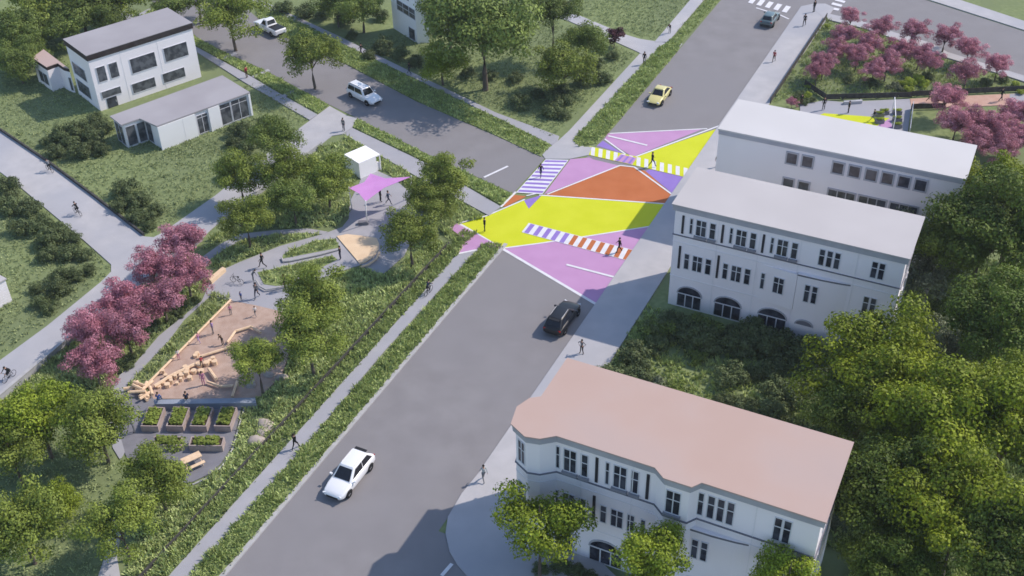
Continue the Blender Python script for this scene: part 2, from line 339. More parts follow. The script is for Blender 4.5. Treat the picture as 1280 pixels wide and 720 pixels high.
def crosswalk(c0, c1, c2, c3, n, mats, z=.03, duty=.5, base='line', border=True):
    # c0->c1 one long side, c3->c2 the other; stripes run across
    c = [P(*x) for x in (c0, c1, c2, c3)]
    if base:
        s = MB(); s.sheet(c, z); struct('crosswalk', s, M[base])
    for m in set(mats):
        s = MB()
        for i in range(n):
            if mats[i*len(mats)//n] != m: continue
            t0 = (i + .25)/n; t1 = t0 + duty/n
            e = .03
            a0 = c[0].lerp(c[1], t0); a1 = c[0].lerp(c[1], t1); b1 = c[3].lerp(c[2], t1); b0 = c[3].lerp(c[2], t0)
            s.sheet([a0.lerp(b0, e), a1.lerp(b1, e), b1.lerp(a1, e), b0.lerp(a0, e)], z+.004)
        struct('crosswalk_stripes', s, M[m])
crosswalk((661,279),(794,313.5),(787,327),(652,290.5), 12, ['p_purple']*4+['p_purple']+['p_orange']*7, .042, .5)
crosswalk((645,241),(682,199.5),(711,200),(678,243), 9, ['p_purple'], .042, .5)
crosswalk((737,183),(862,211),(862,223),(736,194), 13, ['line'], .042, .5, base='p_yellow')
ss = MB(); ss.sheet(PP([(776,193),(796,198),(790,206),(768,201)]), .047); struct('crosswalk_patch', ss, M['p_pink'])
crosswalk((776,193.5),(796,198),(790,206),(768,201.5), 3, ['p_purple'], .052, .4, base=None)
crosswalk((938,-4),(991,9),(985,17),(932,3), 5, ['line'], .042, .55, base=None)
crosswalk((1033,12),(1050,-8),(1062,-4),(1047,15), 4, ['line'], .042, .5, base=None)

# ------------------------------------------------------------------ grass as stuff
def grass(name, label, polys, dens, h, m, seed=1, wdt=.07, lean=.5, px=True, nbl=4, z=.05):
    lean = max(lean, .85)
    rg = np.random.default_rng(seed); V = []
    for poly in polys:
        q = np.array([(v.x, v.y) for v in (PP(poly) if px else poly)])
        lo, hi = q.min(0), q.max(0); n = int((hi-lo).prod()*dens)
        pt = rg.uniform(lo, hi, (n, 2)); ins = np.zeros(n, bool)
        for i in range(len(q)):
            a, b = q[i-1], q[i]
            cond = ((a[1] > pt[:, 1]) != (b[1] > pt[:, 1])) & (pt[:, 0] < (b[0]-a[0])*(pt[:, 1]-a[1])/((b[1]-a[1]) or 1e-9) + a[0])
            ins ^= cond
        pt = pt[ins]; pt = np.repeat(pt, nbl, 0) + rg.normal(0, .09, (len(pt)*nbl, 2)); n = len(pt)
        clump = .6 + .8*np.clip(np.sin(pt[:, 0]*1.7+np.sin(pt[:, 1]*1.3)*2)*np.sin(pt[:, 1]*1.1+seed), -.6, 1)**2
        hh = h*rg.uniform(.55, 1.3, n)*clump; an = rg.uniform(0, 2*np.pi, n); la = rg.uniform(0, 2*np.pi, n)
        d = np.stack([np.cos(an), np.sin(an)], 1)*wdt*rg.uniform(.6, 1.4, (n, 1)); l = np.stack([np.cos(la), np.sin(la)], 1)*(hh*lean*rg.uniform(.2, 1, n))[:, None]
        b0 = np.c_[pt-d/2, np.full(n, z)]; b1 = np.c_[pt+d/2, np.full(n, z)]; t = np.c_[pt+l, z+hh]; m1 = np.c_[pt+d*.45+l*.45, z+hh*.6]; m0 = np.c_[pt-d*.45+l*.45, z+hh*.6]
        V.append(np.stack([b0, b1, m1, t, m0], 1).reshape(-1, 3))
    V = np.concatenate(V); n = len(V)//5
    me = bpy.data.meshes.new(name); me.vertices.add(len(V)); me.vertices.foreach_set('co', V.ravel())
    me.loops.add(n*5); me.loops.foreach_set('vertex_index', np.arange(n*5)); me.polygons.add(n)
    me.polygons.foreach_set('loop_start', np.arange(0, n*5, 5)); me.polygons.foreach_set('loop_total', np.full(n, 5)); me.materials.append(M[m]); me.update(calc_edges=True)
    o = bpy.data.objects.new(name, me); COL.objects.link(o); return tag(o, label, 'grass', kind='stuff')
grass('grass', 'tall rough grass on the long verge between the left sidewalk and the main road', [[AB(30,-48.5), AB(30,-46.3), AB(90.8,-46.3), AB(91.2,-47), AB(90.3,-48.4)]], 34, .42, 'grass', 2, px=False, wdt=.11)
grass('grass', 'tall rough grass strip between the left sidewalk and the low dark shadow board', [[AB(30,-51.6), AB(30,-50.0), AB(92,-50.0), AB(92,-51.6)]], 32, .4, 'grass', 3, px=False, wdt=.11)
grass('grass', 'rough grass on the verge beside the yellow car', [[AB(115.6,-48.6), AB(114.6,-47.2), AB(116.2,-45.6), AB(121,-45.3), AB(146.5,-45.25), AB(149.3,-46.0), AB(149,-47.4), AB(146,-48.0)]], 22, .38, 'grass', 4, px=False, wdt=.13)
grass('grass', 'rough grass on the verge at the far end of the main road', [[(836,53),(852,53),(897,3),(945,-55),(927,-55),(882,0)]], 12, .4, 'grass', 5)
grass('grass', 'rough grass verge on the far side of the side street', [[(690,182.5),(672,194),(676,196),(620,169.5),(519,125.5),(433,80.5),(357,46.5),(323,22),(318,5),(322,0),(420,52),(513,97),(620,148)]], 18, .36, 'grass', 6, wdt=.13)
grass('grass', 'rough grass verge along the near side of the side street', [[(447,149),(533,193.5),(640,243),(627,257),(533,203),(441,159)], [(192,9),(207,13),(245,48),(285,69),(330,89),(410,132),(398,142),(354,118),(317,96),(248,59),(203,38),(176,20)]], 18, .36, 'grass', 7, wdt=.13)
meadow = [[(225,690),(347,541),(430,447),(510,356),(557,306),(530,300),(500,335),(480,346),(452,335),(404,350),(375,375),(368,400),(368,430),(355,472),(326,498),(306,506),(300,535),(292,562),(278,584),(262,598),(240,612),(190,625),(160,690),(158,720),(200,720)]]
grass('meadow_planting', 'light green meadow planting between the play garden and the low dark shadow board', meadow, 22, .45, 'grass_dry', 8, .13)
grass('meadow_planting', 'meadow planting around the grove above the plaza', [[(250,318),(262,300),(300,268),(345,235),(400,185),(432,175),(470,200),(450,215),(437,240),(436,270),(420,284),(385,284),(343,286),(300,291),(270,305)], [(262,335),(265,325),(285,311),(306,300),(343,295),(400,292),(350,306),(300,326),(280,335)], [(430,172),(436,172),(522,224),(608,272),(580,278),(565,285),(575,300),(560,300),(532,262),(516,240),(470,206)]], 16, .45, 'grass_dry', 9, .13)
grass('meadow_planting', 'meadow planting beneath the row of pink trees', [[(0,502),(22,487),(87,432),(170,370),(240,315),(250,330),(258,350),(248,377),(199,418),(168,453),(149,468),(138,490),(132,530),(120,500),(60,480),(0,540)]], 16, .42, 'grass_dry', 10, .13)
grass('meadow_planting', 'narrow strip of planting between the garden path and the yellow play edge', [[(265,366),(290,372),(182,478),(160,481),(208,432),(240,400)]], 16, .45, 'grass_dry', 11, .10)
grass('bed_planting', 'upper planting in the plaza beds near the sandy deck', [[(355,323),(423,308),(419,300),(395,302),(362,315)], [(324,342),(332,354),(358,356),(368,349),(400,335),(420,325),(415,321),(382,329),(345,337)]], 18, .5, 'grass_dry', 12, .10)
lawns = [[(-40,330),(0,222),(24,238),(104,304),(137,334),(137,340),(126,351),(0,446),(-40,480)], [(0,158),(0,60),(60,40),(120,140),(300,190),(268,243),(202,288),(180,292),(120,246),(61,202)], [(250,120),(330,100),(385,150),(370,162),(330,190),(200,200)],
 [(440,55),(520,90),(690,172),(795,68),(720,35),(600,-10),(560,30)], [(725,18),(780,40),(818,50),(862,0),(880,-20),(700,-30)]]
grass('lawn_grass', 'short mown lawn around the houses and the corner park', lawns, 7, .16, 'grass_lawn', 13, .12, 1.3)
grass('park_grass', 'grass and planting in the pink tree park', [[(965,128),(1033,24),(1090,40),(1180,74),(1265,100),(1280,112),(1200,118),(1137,122),(1054,124),(1030,120)]], 5, .4, 'grass', 14, .10)
grass('wild_ground', 'rough undergrowth around the three right hand buildings', [[AB(97,-26),AB(97,20),AB(105,20),AB(105,-26)], [AB(64,-28.3),AB(64,25),AB(87.5,25),AB(87.5,-28.3)], [AB(20,-3.5),AB(20,30),AB(110,30),AB(110,-1)]], 9, .5, 'grass', 15, .14, px=False, z=-.02)
grass('lawn_grass', 'lawn at the bottom left corner beneath the trees', [[(0,540),(60,490),(130,540),(150,600),(130,690),(120,740),(-60,740)]], 8, .17, 'grass_lawn', 16, .12, 1.3)

# ------------------------------------------------------------------ vegetation
def crown_mesh(name, m, seed, ncl, nlf, ls, flat=.82, cr=(.2, .34), core=.35, up=.25):
    rg = np.random.default_rng(seed); pos = []; nor = []
    cs = []
    for i in range(ncl):
        d = rg.normal(size=3); d /= np.linalg.norm(d)
        if d[2] < -.55: d[2] *= -.5; d /= np.linalg.norm(d)
        ang = math.atan2(d[1], d[0]); lob = 1 + .16*math.sin(3*ang+seed) + .10*math.sin(5*ang+2.1*seed)
        r_ = rg.uniform(core, .86)*lob
        c = d*r_; c[2] *= flat; k = rg.uniform(*cr)
        cs.append((c, k))
    for c, k in cs:
        n_ = int(nlf*(k/np.mean(cr))**2); d = rg.normal(size=(n_, 3)); d[:, 2] += .35; d /= np.linalg.norm(d, axis=1)[:, None]
        rr = k*rg.uniform(.55, 1.12, n_)[:, None]; s_ = np.array([1, 1, .62])
        pos.append(c + d*rr*s_); nn = d*1.0 + rg.normal(0, .38, (n_, 3)); nn[:, 2] += up; nor.append(nn)
    pos = np.concatenate(pos); nor = np.concatenate(nor); nor /= np.linalg.norm(nor, axis=1)[:, None]; n = len(pos)
    t = np.cross(nor, rg.normal(size=(n, 3))); t /= np.linalg.norm(t, axis=1)[:, None]; b = np.cross(nor, t)
    s1 = (ls*rg.uniform(.6, 1.4, n))[:, None]; s2 = s1*rg.uniform(.5, .8, (n, 1))
    V = np.stack([pos-t*s1, pos-b*s2+nor*s2*.2, pos+t*s1, pos+b*s2+nor*s2*.2], 1).reshape(-1, 3)
    me = bpy.data.meshes.new(name); me.vertices.add(len(V)); me.vertices.foreach_set('co', V.ravel()); me.loops.add(n*4)
    me.loops.foreach_set('vertex_index', np.arange(n*4)); me.polygons.add(n); me.polygons.foreach_set('loop_start', np.arange(0, n*4, 4)); me.polygons.foreach_set('loop_total', np.full(n, 4))
    me.materials.append(m); me.update(calc_edges=True)
    return me, cs
def trunk_mesh(name, m, cs, seed):
    # unit frame: x,y in crown radii; z = 1 at the crown centre. limbs reach for clump centres
    rg = random.Random(seed); mb = MB()
    mb.tube([(0,0,-.02), (.01,.0,.05), (.02*rg.uniform(-1,1),.02,.3), (.04*rg.uniform(-1,1),.03,.65), (0,0,1.0), (.02,0,1.25)], [.085,.062,.052,.045,.03,.012], seg=8)
    big = sorted(cs, key=lambda q: -q[1])[:11]
    for c, k in big:
        z0 = rg.uniform(.5, .85); e = Vector((c[0], c[1], 1+c[2]*.42)); s_ = Vector((0, .02, z0)); md = s_.lerp(e, .5) + Vector((0, 0, .04))
        mb.tube([s_, md, e], [.028, .017, .006], seg=5)
        for _ in range(2):
            e2 = e + Vector((rg.uniform(-.2,.2), rg.uniform(-.2,.2), rg.uniform(0,.08))); mb.tube([md, e2], [.012, .004], seg=4)
    me = bpy.data.meshes.new(name); me.from_pydata(mb.v, [], mb.f); me.materials.append(m); me.polygons.foreach_set('use_smooth', [True]*len(mb.f)); me.update()
    return me
KIND = {}
def kind(k, leaf, bark, seeds, **kw):
    KIND[k] = []
    for s_ in seeds:
        cm, cs = crown_mesh('crown', M[leaf], s_, **kw); KIND[k].append((cm, trunk_mesh('trunk', M[bark], cs, s_)))
kind('green', 'leaf', 'bark', (1, 2, 3), ncl=50, nlf=290, ls=.027, core=.3)
kind('deep', 'leaf_deep', 'bark', (4, 5, 6), ncl=50, nlf=290, ls=.027, core=.3)
kind('bright', 'leaf_bright', 'bark', (7, 8), ncl=50, nlf=290, ls=.027, core=.3)
kind('front', 'leaf_front', 'bark', (9, 10), ncl=44, nlf=260, ls=.030, core=.35, cr=(.2, .34))
kind('big', 'leaf_big', 'bark', (11, 12, 13), ncl=84, nlf=300, ls=.0205, cr=(.13, .29), core=.3)
kind('bigdark', 'leaf_bigdark', 'bark', (14, 15), ncl=84, nlf=300, ls=.0205, cr=(.13, .29), core=.3)
kind('grey', 'leaf_grey', 'bark_pale', (21,), ncl=46, nlf=130, ls=.034)
kind('pink', 'leaf_pink', 'bark', (31, 32, 33), ncl=60, nlf=210, ls=.027, cr=(.17, .28), core=.2)
kind('maroon', 'leaf_maroon', 'bark', (41,), ncl=30, nlf=150, ls=.05)
def tree(name, label, cat, px, py, rpx, zc, k, group=None, squash=.85, i=[0]):
    loc = P(px, py, zc); r = rpx*(loc-Vector((0, 0, CAM_H))).length/LENS_F
    if zc < r*squash*.75: zc = r*squash*.75; loc = P(px, py, zc)
    e = empty(name, (loc.x, loc.y, -.02)); tag(e, label, cat, group)
    i[0] += 1; cm, tm = KIND[k][i[0] % len(KIND[k])]
    rz = R.uniform(0, 6.28)
    t = bpy.data.objects.new('trunk', tm); COL.objects.link(t); t.parent = e; ts = min(r, 3.4)/1.0; t.scale = (r*.8 if r < 3 else r*.75, r*.8 if r < 3 else r*.75, zc); t.rotation_euler.z = rz
    c = bpy.data.objects.new('crown', cm); COL.objects.link(c); c.parent = e; c.location.z = zc; c.scale = (r, r, r*squash/.85); c.rotation_euler.z = rz
    return e
# street and park trees: (px, py of crown centre, radius px, crown height, kind, label)
T = [
 (287,17,38,6.0,'green','street tree in the verge beside the white pickup truck'),
 (388,66,35,5.6,'green','round street tree in the verge left of the white station wagon'),
 (298,218,31,4.2,'green','leafy tree beside the promenade, upper left one of the grove by the plaza'),
 (306,270,31,4.2,'green','leafy tree standing lowest in the grove beside the plaza'),
 (345,172,30,4.2,'deep','leafy tree at the top of the grove beside the plaza'),
 (352,212,34,4.8,'green','tall leafy tree in the middle of the grove beside the plaza'),
 (365,246,30,4.0,'deep','shaded leafy tree in the grove behind the middle tree, near the plaza path'),
 (408,222,33,4.4,'green','thin leafy tree just left of the purple sail canopy'),
 (555,222,36,5.0,'green','leafy tree on the near verge of the side street, above the other two'),
 (536,252,32,4.6,'green','leafy tree between the two others at the right side of the plaza'),
 (512,290,37,4.6,'green','leafy tree at the right end of the plaza beside the sandy deck'),
 (392,367,42,5.2,'green','large leafy tree right of the play area, upper of the pair'),
 (385,418,44,5.2,'green','large leafy tree right of the play area, lower of the pair'),
 (320,448,32,4.6,'green','small round tree on the right edge of the timber playground'),
 (195,592,43,4.6,'green','leafy tree covering the end of the garden planters'),
 (148,652,43,4.6,'green','leafy tree on the lawn edge near the bottom left path'),
 (47,522,52,5.0,'bright','broad bright tree at the left edge below the retaining wall'),
 (120,528,46,5.0,'green','broad tree left of the vegetable planters'),
 (12,560,40,4.6,'green','half hidden tree cut by the left edge of the picture'),
 (24,655,50,4.8,'green','leafy tree at the bottom left corner of the lawn'),
 (72,627,27,2.0,'bright','small dense bright tree between the two bottom left trees'),
 (604,35,68,9.5,'deep','very tall tree with a long bare trunk in the corner park'),
 (560,10,42,8.0,'deep','dark tree growing over the white house at the top'),
 (552,78,30,3.4,'bright','low bushy tree beside the far sidewalk left of the tall tree'),
 (692,12,30,8.0,'deep','slim dark tree right of the very tall park tree'),
 (706,83,37,4.2,'green','wide leafy tree in the middle of the corner park'),
 (733,52,28,3.6,'deep','dark leafy tree next to the round maroon tree'),
 (452,10,30,4,'deep','dark tree left of the white tower house'),
 (420,3,26,4,'deep','dark tree at the top edge above the far sidewalk'),
 (245,-8,34,5,'deep','tree at the top edge behind the two storey white house'),
 (215,5,24,5,'deep','dark tree partly behind the white house roof'),
 (150,-5,34,5,'green','tree at the top edge left of the small cross path'),
 (100,10,38,4.5,'deep','dark tree in the wooded lot above the peach roof annex'),
 (55,12,38,4.5,'green','tree in the middle of the wooded lot at the upper left'),
 (15,40,32,4.0,'deep','tree at the left edge of the wooded lot'),
 (22,80,26,3.0,'deep','low tree left of the peach roof annex'),
 (75,35,30,3.6,'deep','shady tree directly above the peach roof annex'),
 (35,60,26,3.0,'deep','low dark tree in front of the wooded lot'),
 (130,25,26,3.4,'deep','tree behind the far corner of the two storey white house'),
]
for x, y, r_, z, k, l in T: tree('tree', l, 'tree', x, y+1, r_*1.13, z*.93, k, 'green trees in the neighbourhood')
tree('maroon_tree', 'small round maroon tree at the corner of the park path', 'tree', 768, 45, 14, 1.9, 'maroon')
BT = [
 (675,652,55,7.0,'front','bright round tree in front of the peach roofed building, beside the curved corner'),
 (822,697,48,7.4,'front','bright round tree in the middle of the peach roofed building front'),
 (985,724,40,7.8,'front','bright tree at the right end of the peach roofed building front'),
 (1088,455,85,8.0,'big','large bright tree at the right end of the middle building'),
 (1178,440,44,4.0,'grey','pale grey green low tree on the right of the large bright tree'),
 (1075,520,60,6.0,'bigdark','dark tree between the two nearer buildings, at the far end of the shrubs'),
 (1180,520,88,10.0,'big','huge tree standing right of the peach roofed building'),
 (1235,285,75,9.0,'bigdark','tall tree right of the white roofed far building'),
 (1185,235,48,6.0,'big','bright tree touching the right end of the far white roof'),
 (1275,250,60,8.0,'big','bright tree cut by the right edge beside the pink grove'),
 (1262,400,72,9.5,'bigdark','tall dark tree at the right edge, mid height of the picture'),
 (1268,520,74,10.0,'big','tall bright tree at the right edge below the middle'),
 (1105,620,78,8.0,'bigdark','dark broad tree directly right of the peach roof corner'),
 (1200,640,88,9.0,'big','broad tree low on the right side of the picture'),
 (1270,690,80,9.0,'bigdark','broad tree in the bottom right corner'),
 (1120,716,60,6.0,'bigdark','dark tree at the bottom edge right of the buildings'),
 (1165,345,40,4.5,'grey','pale grey green tree right of the middle building roof'),
 (1150,300,36,5.0,'grey','pale grey green tree between the middle and far buildings'),
 (1190,310,50,7.0,'bigdark','tall tree behind the pale grey green trees'),
]
for x, y, r_, z, k, l in BT: tree('tree', l, 'tree', x, y, r_*1.12, z, k, 'large trees around the right hand buildings')
PT = [(227,300,27,4.0,'topmost one of the row, beside the promenade junction'),(232,340,29,3.6,'second from the top, nearest the plaza'),(190,332,27,3.6,'upper left of the row, overhanging the promenade'),(202,373,28,3.4,'in the middle of the row beside the garden path'),(148,374,28,3.4,'left side of the row, beside the promenade edge'),(157,412,30,3.4,'second from the bottom of the row'),(112,408,27,3.4,'leftmost of the row, leaning over the promenade'),(117,452,30,3.2,'lowest of the row, above the green trees')]
for x, y, r_, z, l in PT: tree('pink_tree', 'pink blossom tree, '+l, 'tree', x, y+2, r_*1.28, z*.85, 'pink', 'pink trees along the promenade')
PU = [(1064,20,13),(1056,42,15),(1045,60,16),(1030,78,16),(1100,33,15),(1084,53,17),(1072,68,15),(1109,80,17),(1126,60,17),(1141,38,17),(1150,66,14),(1165,76,15),(1182,45,17),(1212,60,16),(1210,88,18),(1248,80,15),(1092,86,14),(1022,86,13)]
for i, (x, y, r_) in enumerate(PU): tree('pink_tree', 'pink blossom tree in the fenced park between the two upper streets', 'tree', x, y+2, r_*1.25, 2.3, 'pink', 'pink trees in the fenced park')
PL = [(1182,122,20),(1196,152,22),(1222,150,20),(1246,158,21),(1272,140,20),(1274,170,21),(1222,176,20),(1250,182,20)]
for i, (x, y, r_) in enumerate(PL): tree('pink_tree', 'pink blossom tree in the grove right of the far white roof, below the peach path', 'tree', x, y+2, r_*1.25, 2.8, 'pink', 'pink trees below the peach path')
tree('pink_shrub', 'low pink shrub peeking over the left end of the far white roof', 'shrub', 990, 128, 9, .9, 'pink')

SH = []
for k, s_ in (('leaf_shrub', 51), ('leaf_shrub', 52), ('leaf_shrub', 53), ('leaf_deep', 54), ('leaf_lime', 55), ('leaf_grey', 56)):
    SH.append(crown_mesh('foliage', M[k], s_, 26, 150, .055, flat=.7, cr=(.28, .42), core=.2)[0])
def shrub(px, py, rpx, label, group=None, v=None, name='shrub', hz=.75):
    D = depth(px, py, 1.0); r = rpx*D/LENS_F; loc = P(px, py, r*hz*.5)
    o = bpy.data.objects.new(name, SH[R.randrange(3) if v is None else v]); COL.objects.link(o)
    o.location = (loc.x, loc.y, r*hz*.55); o.scale = (r, r, r*hz/.7); o.rotation_euler.z = R.uniform(0, 6.28)
    return tag(o, label, 'shrub', group)
def shrubs(pts, label, group, v=None):
    for x, y, r_ in pts: shrub(x, y, r_, label, group, v)
shrubs([(75,170,18),(95,165,18),(115,175,18),(130,160,14),(100,190,16),(72,190,14),(128,188,12),(88,182,16),(58,178,10),(120,150,12)], 'dark green shrub in the clump left of the low grey roofed house', 'shrubs beside the low house')
shrubs([(155,238,18),(172,252,16),(150,258,13),(168,270,15),(185,272,12),(195,262,12),(186,283,10)], 'dark green shrub in the clump at the promenade junction', 'shrubs at the promenade junction')
shrubs([(10,235,18),(14,258,18),(35,262,18),(50,280,18),(28,285,16),(62,300,18),(78,290,15),(60,320,14),(85,318,16),(105,320,12),(75,345,15),(72,362,18),(95,345,12),(50,378,13),(45,362,10),(62,386,12),(92,300,13),(112,338,10)], 'dark green shrub on the left lawn across the promenade', 'shrubs on the left lawn')
shrubs([(300,162,16),(318,172,16),(335,165,14),(310,185,14),(292,180,12),(330,155,12),(345,160,12)], 'dark green shrub right of the low house, above the grove', 'shrubs above the grove')
shrubs([(644,97,12),(612,95,11),(652,128,15),(695,128,18),(690,140,15),(712,122,14),(700,112,14),(730,100,16),(755,98,14),(766,70,10),(745,82,12),(672,118,11),(585,92,10),(705,145,10)], 'dark rounded shrub in the corner park', 'shrubs in the corner park')
shrubs([(355,10,14),(380,15,16),(405,18,14),(430,25,14),(478,60,16),(500,68,14),(520,78,12),(462,70,10),(475,20,12),(440,45,9)], 'dark shrub beside the far sidewalk left of the tower house', 'shrubs beside the tower house')
hedge = []
for i in range(125):
    a = R.uniform(65, 87); b = R.uniform(-27.3, -3)
    if R.random() < .35: a = R.uniform(83, 87)
    hedge.append((a, b))
for i in range(44): hedge.append((R.uniform(67, 77), -27.4 + 24*R.random()))
for a, b in hedge:
    r_ = R.uniform(.9, 1.9); v = R.choice([0, 1, 2, 0, 1, 3, 5 if a < 77 else 1, 5 if a < 72 else 0])
    o = bpy.data.objects.new('shrub', SH[v]); COL.objects.link(o); p = AB(a, b); o.location = (p.x, p.y, r_*.42); o.scale = (r_, r_, r_*1.05); o.rotation_euler.z = R.uniform(0, 6)
    tag(o, 'dense green shrub in the thicket between the middle building and the peach roofed building', 'shrub', 'shrubs in the thicket')
for i in range(16):
    r_ = R.uniform(.8, 1.3); o = bpy.data.objects.new('shrub', SH[R.randrange(3)]); COL.objects.link(o); p = AB(R.uniform(52.2, 53.4), -24+i*1.25); o.location = (p.x, p.y, r_*.3); o.scale = (r_*.8, r_*.8, r_*.7)
    tag(o, 'dark hedge shrub planted along the front of the peach roofed building', 'shrub', 'hedge along the peach roofed building')
for i in range(26):
    r_ = R.uniform(1.2, 2.2); o = bpy.data.objects.new('shrub', SH[R.choice([0,1,2,3,5])]); COL.objects.link(o); p = AB(R.uniform(46, 105), R.uniform(-1, 14)); o.location = (p.x, p.y, r_*.4); o.scale = (r_, r_, r_)
    tag(o, 'big dark undergrowth shrub beneath the large right hand trees', 'shrub', 'undergrowth beneath the large trees')
shrubs([(1140,103,9),(1148,98,9),(1136,112,8),(1155,106,8),(1130,104,7)], 'lime green shrub beside the plaza of the pink tree park', 'lime shrubs', 4)
shrubs([(1270,105,6),(1276,115,6),(1012,108,6),(1020,96,6),(1008,120,7),(1035,33,5)], 'yellow green shrub inside the park fence', 'park fence shrubs', 4)
shrubs([(1118,107,6),(1124,112,6),(1112,110,5)], 'greyish flowering shrub left of the lime green shrubs', 'grey shrubs', 5)
shrubs([(1000,118,7),(1006,128,7),(995,123,6),(1015,125,6),(1060,100,8),(1090,104,9),(1160,98,9),(1232,104,8),(1255,100,7)], 'dark green shrub beneath the pink trees of the park', 'park shrubs')
shrubs([(225,392,8),(232,380,7),(245,375,7),(215,400,8),(195,405,8),(165,447,8),(160,458,8),(150,462,7),(210,392,8),(176,440,6)], 'low dark shrub at the foot of the pink tree row', 'shrubs below the pink trees')
shrub(160, 452, 5, 'small crimson flowering shrub at the foot of the pink tree row', v=3)

# ------------------------------------------------------------------ buildings
def pbox(mb, u0, u1, v0, v1, z0, z1, mi=0): mb.box(((u0+u1)/2, (v0+v1)/2, (z0+z1)/2), (u1-u0, v1-v0, z1-z0), mi)
def window(par, u0, u1, z0, z1, v=0.0, cols=1, transom=0.0, fw=.07, framem='frame', sill=False, name='window', rec=.0):
    """window on the plane y=v facing -y: frame with glazing bars, panes behind"""
    o = empty(name); o.parent = par
    f = MB(); t = v-.06
    pbox(f, u0-fw, u0, t, v+.02, z0-fw, z1+fw); pbox(f, u1, u1+fw, t, v+.02, z0-fw, z1+fw)
    pbox(f, u0, u1, t, v+.02, z1, z1+fw); pbox(f, u0, u1, t, v+.02, z0-fw, z0)
    for i in range(1, cols):
        u = u0+(u1-u0)*i/cols; pbox(f, u-fw*.6, u+fw*.6, t+.005, v+.02, z0, z1)
    if transom: zt = z0+(z1-z0)*transom; pbox(f, u0, u1, t+.012, v+.02, zt-fw*.5, zt+fw*.5)
    f.build('frame', M[framem], o)
    p = MB(); p.quad((u0, v-.025, z0), (u1, v-.025, z0), (u1, v-.025, z1), (u0, v-.025, z1)); p.build('pane', M[GLASS[0]], o)
    if sill:
        s_ = MB(); pbox(s_, u0-.15, u1+.15, v-.22, v+.02, z0-.32, z0-fw-.003); s_.build('sill', M['sill'], o)
    return o
def arch_window(par, u0, u1, z0, zs, z1, v=0.0, blind=False):
    o = empty('arched_window'); o.parent = par; n = 12
    def arc(off, zz=0): return [((u0+u1)/2-((u1-u0)/2+off)*math.cos(math.pi*i/n), zs+(z1-zs+off)*math.sin(math.pi*i/n)) for i in range(n+1)]
    f = MB(); A0, A1 = arc(0), arc(.13)
    for i in range(n): f.quad((A0[i][0], v-.09, A0[i][1]), (A0[i+1][0], v-.09, A0[i+1][1]), (A1[i+1][0], v-.09, A1[i+1][1]), (A1[i][0], v-.09, A1[i][1])); f.quad((A1[i][0], v-.09, A1[i][1]), (A1[i+1][0], v-.09, A1[i+1][1]), (A1[i+1][0], v, A1[i+1][1]), (A1[i][0], v, A1[i][1])); f.quad((A0[i][0], v, A0[i][1]), (A0[i+1][0], v, A0[i+1][1]), (A0[i+1][0], v-.09, A0[i+1][1]), (A0[i][0], v-.09, A0[i][1]))
    f.build('arch_moulding', M['trim_grey'], o)
    if not blind:
        b = MB()
        for k in (1, 2): u = u0+(u1-u0)*k/3; pbox(b, u-.05, u+.05, v-.07, v+.01, z0, zs-.04)
        pbox(b, u0, u1, v-.075, v+.01, zs-.06, zs+.04)
        pbox(b, u0-.06, u0, v-.07, v+.01, z0, zs); pbox(b, u1, u1+.06, v-.07, v+.01, z0, zs)
        b.build('glazing_bars', M['frame'], o)
        p = MB(); p.poly([(u0, v-.03, z0), (u1, v-.03, z0)] + [(a, v-.03, z) for a, z in reversed(A0)]); p.build('pane', M[GLASS[0]], o)
    else:
        p = MB(); p.poly([(a, v-.03, z) for a, z in reversed(A0)]); p.build('panel', M['trim_dark_shade'], o)
    return o
def ring_offset(pts, d):
    n = len(pts); out = []
    for i in range(n):
        p0, p1, p2 = Vector(pts[i-1]), Vector(pts[i]), Vector(pts[(i+1) % n])
        e1 = (p1-p0).normalized(); e2 = (p2-p1).normalized(); n1 = Vector((e1.y, -e1.x)); n2 = Vector((e2.y, -e2.x))
        m_ = (n1+n2); m_ = m_/max(m_.length_squared, .3)*2
        out.append(p1 + m_*d)
    return out
def loft_rings(mb, r0, z0, r1, z1, mi=0):
    n = len(r0)
    for i in range(n):
        j = (i+1) % n; mb.quad((*r0[i], z0), (*r0[j], z0), (*r1[j], z1), (*r1[i], z1), mi)
def course(par, fp, z, d=.12, h=.14, name='string_course', m='trim_grey', rng=None):
    mb = MB(); ro = ring_offset(fp, d); n = len(fp)
    for i in (rng or range(n)):
        j = (i+1) % n; a, b = fp[i], fp[j]; c, e = ro[i], ro[j]
        mb.quad((*c, z), (*e, z), (*e, z+h), (*c, z+h)); mb.quad((*c, z+h), (*e, z+h), (*b, z+h), (*a, z+h)); mb.quad((*a, z), (*b, z), (*e, z), (*c, z))
        mb.quad((*a, z), (*c, z), (*c, z+h), (*a, z+h)); mb.quad((*e, z), (*b, z), (*b, z+h), (*e, z+h))
    return mb.build(name, M[m], par)
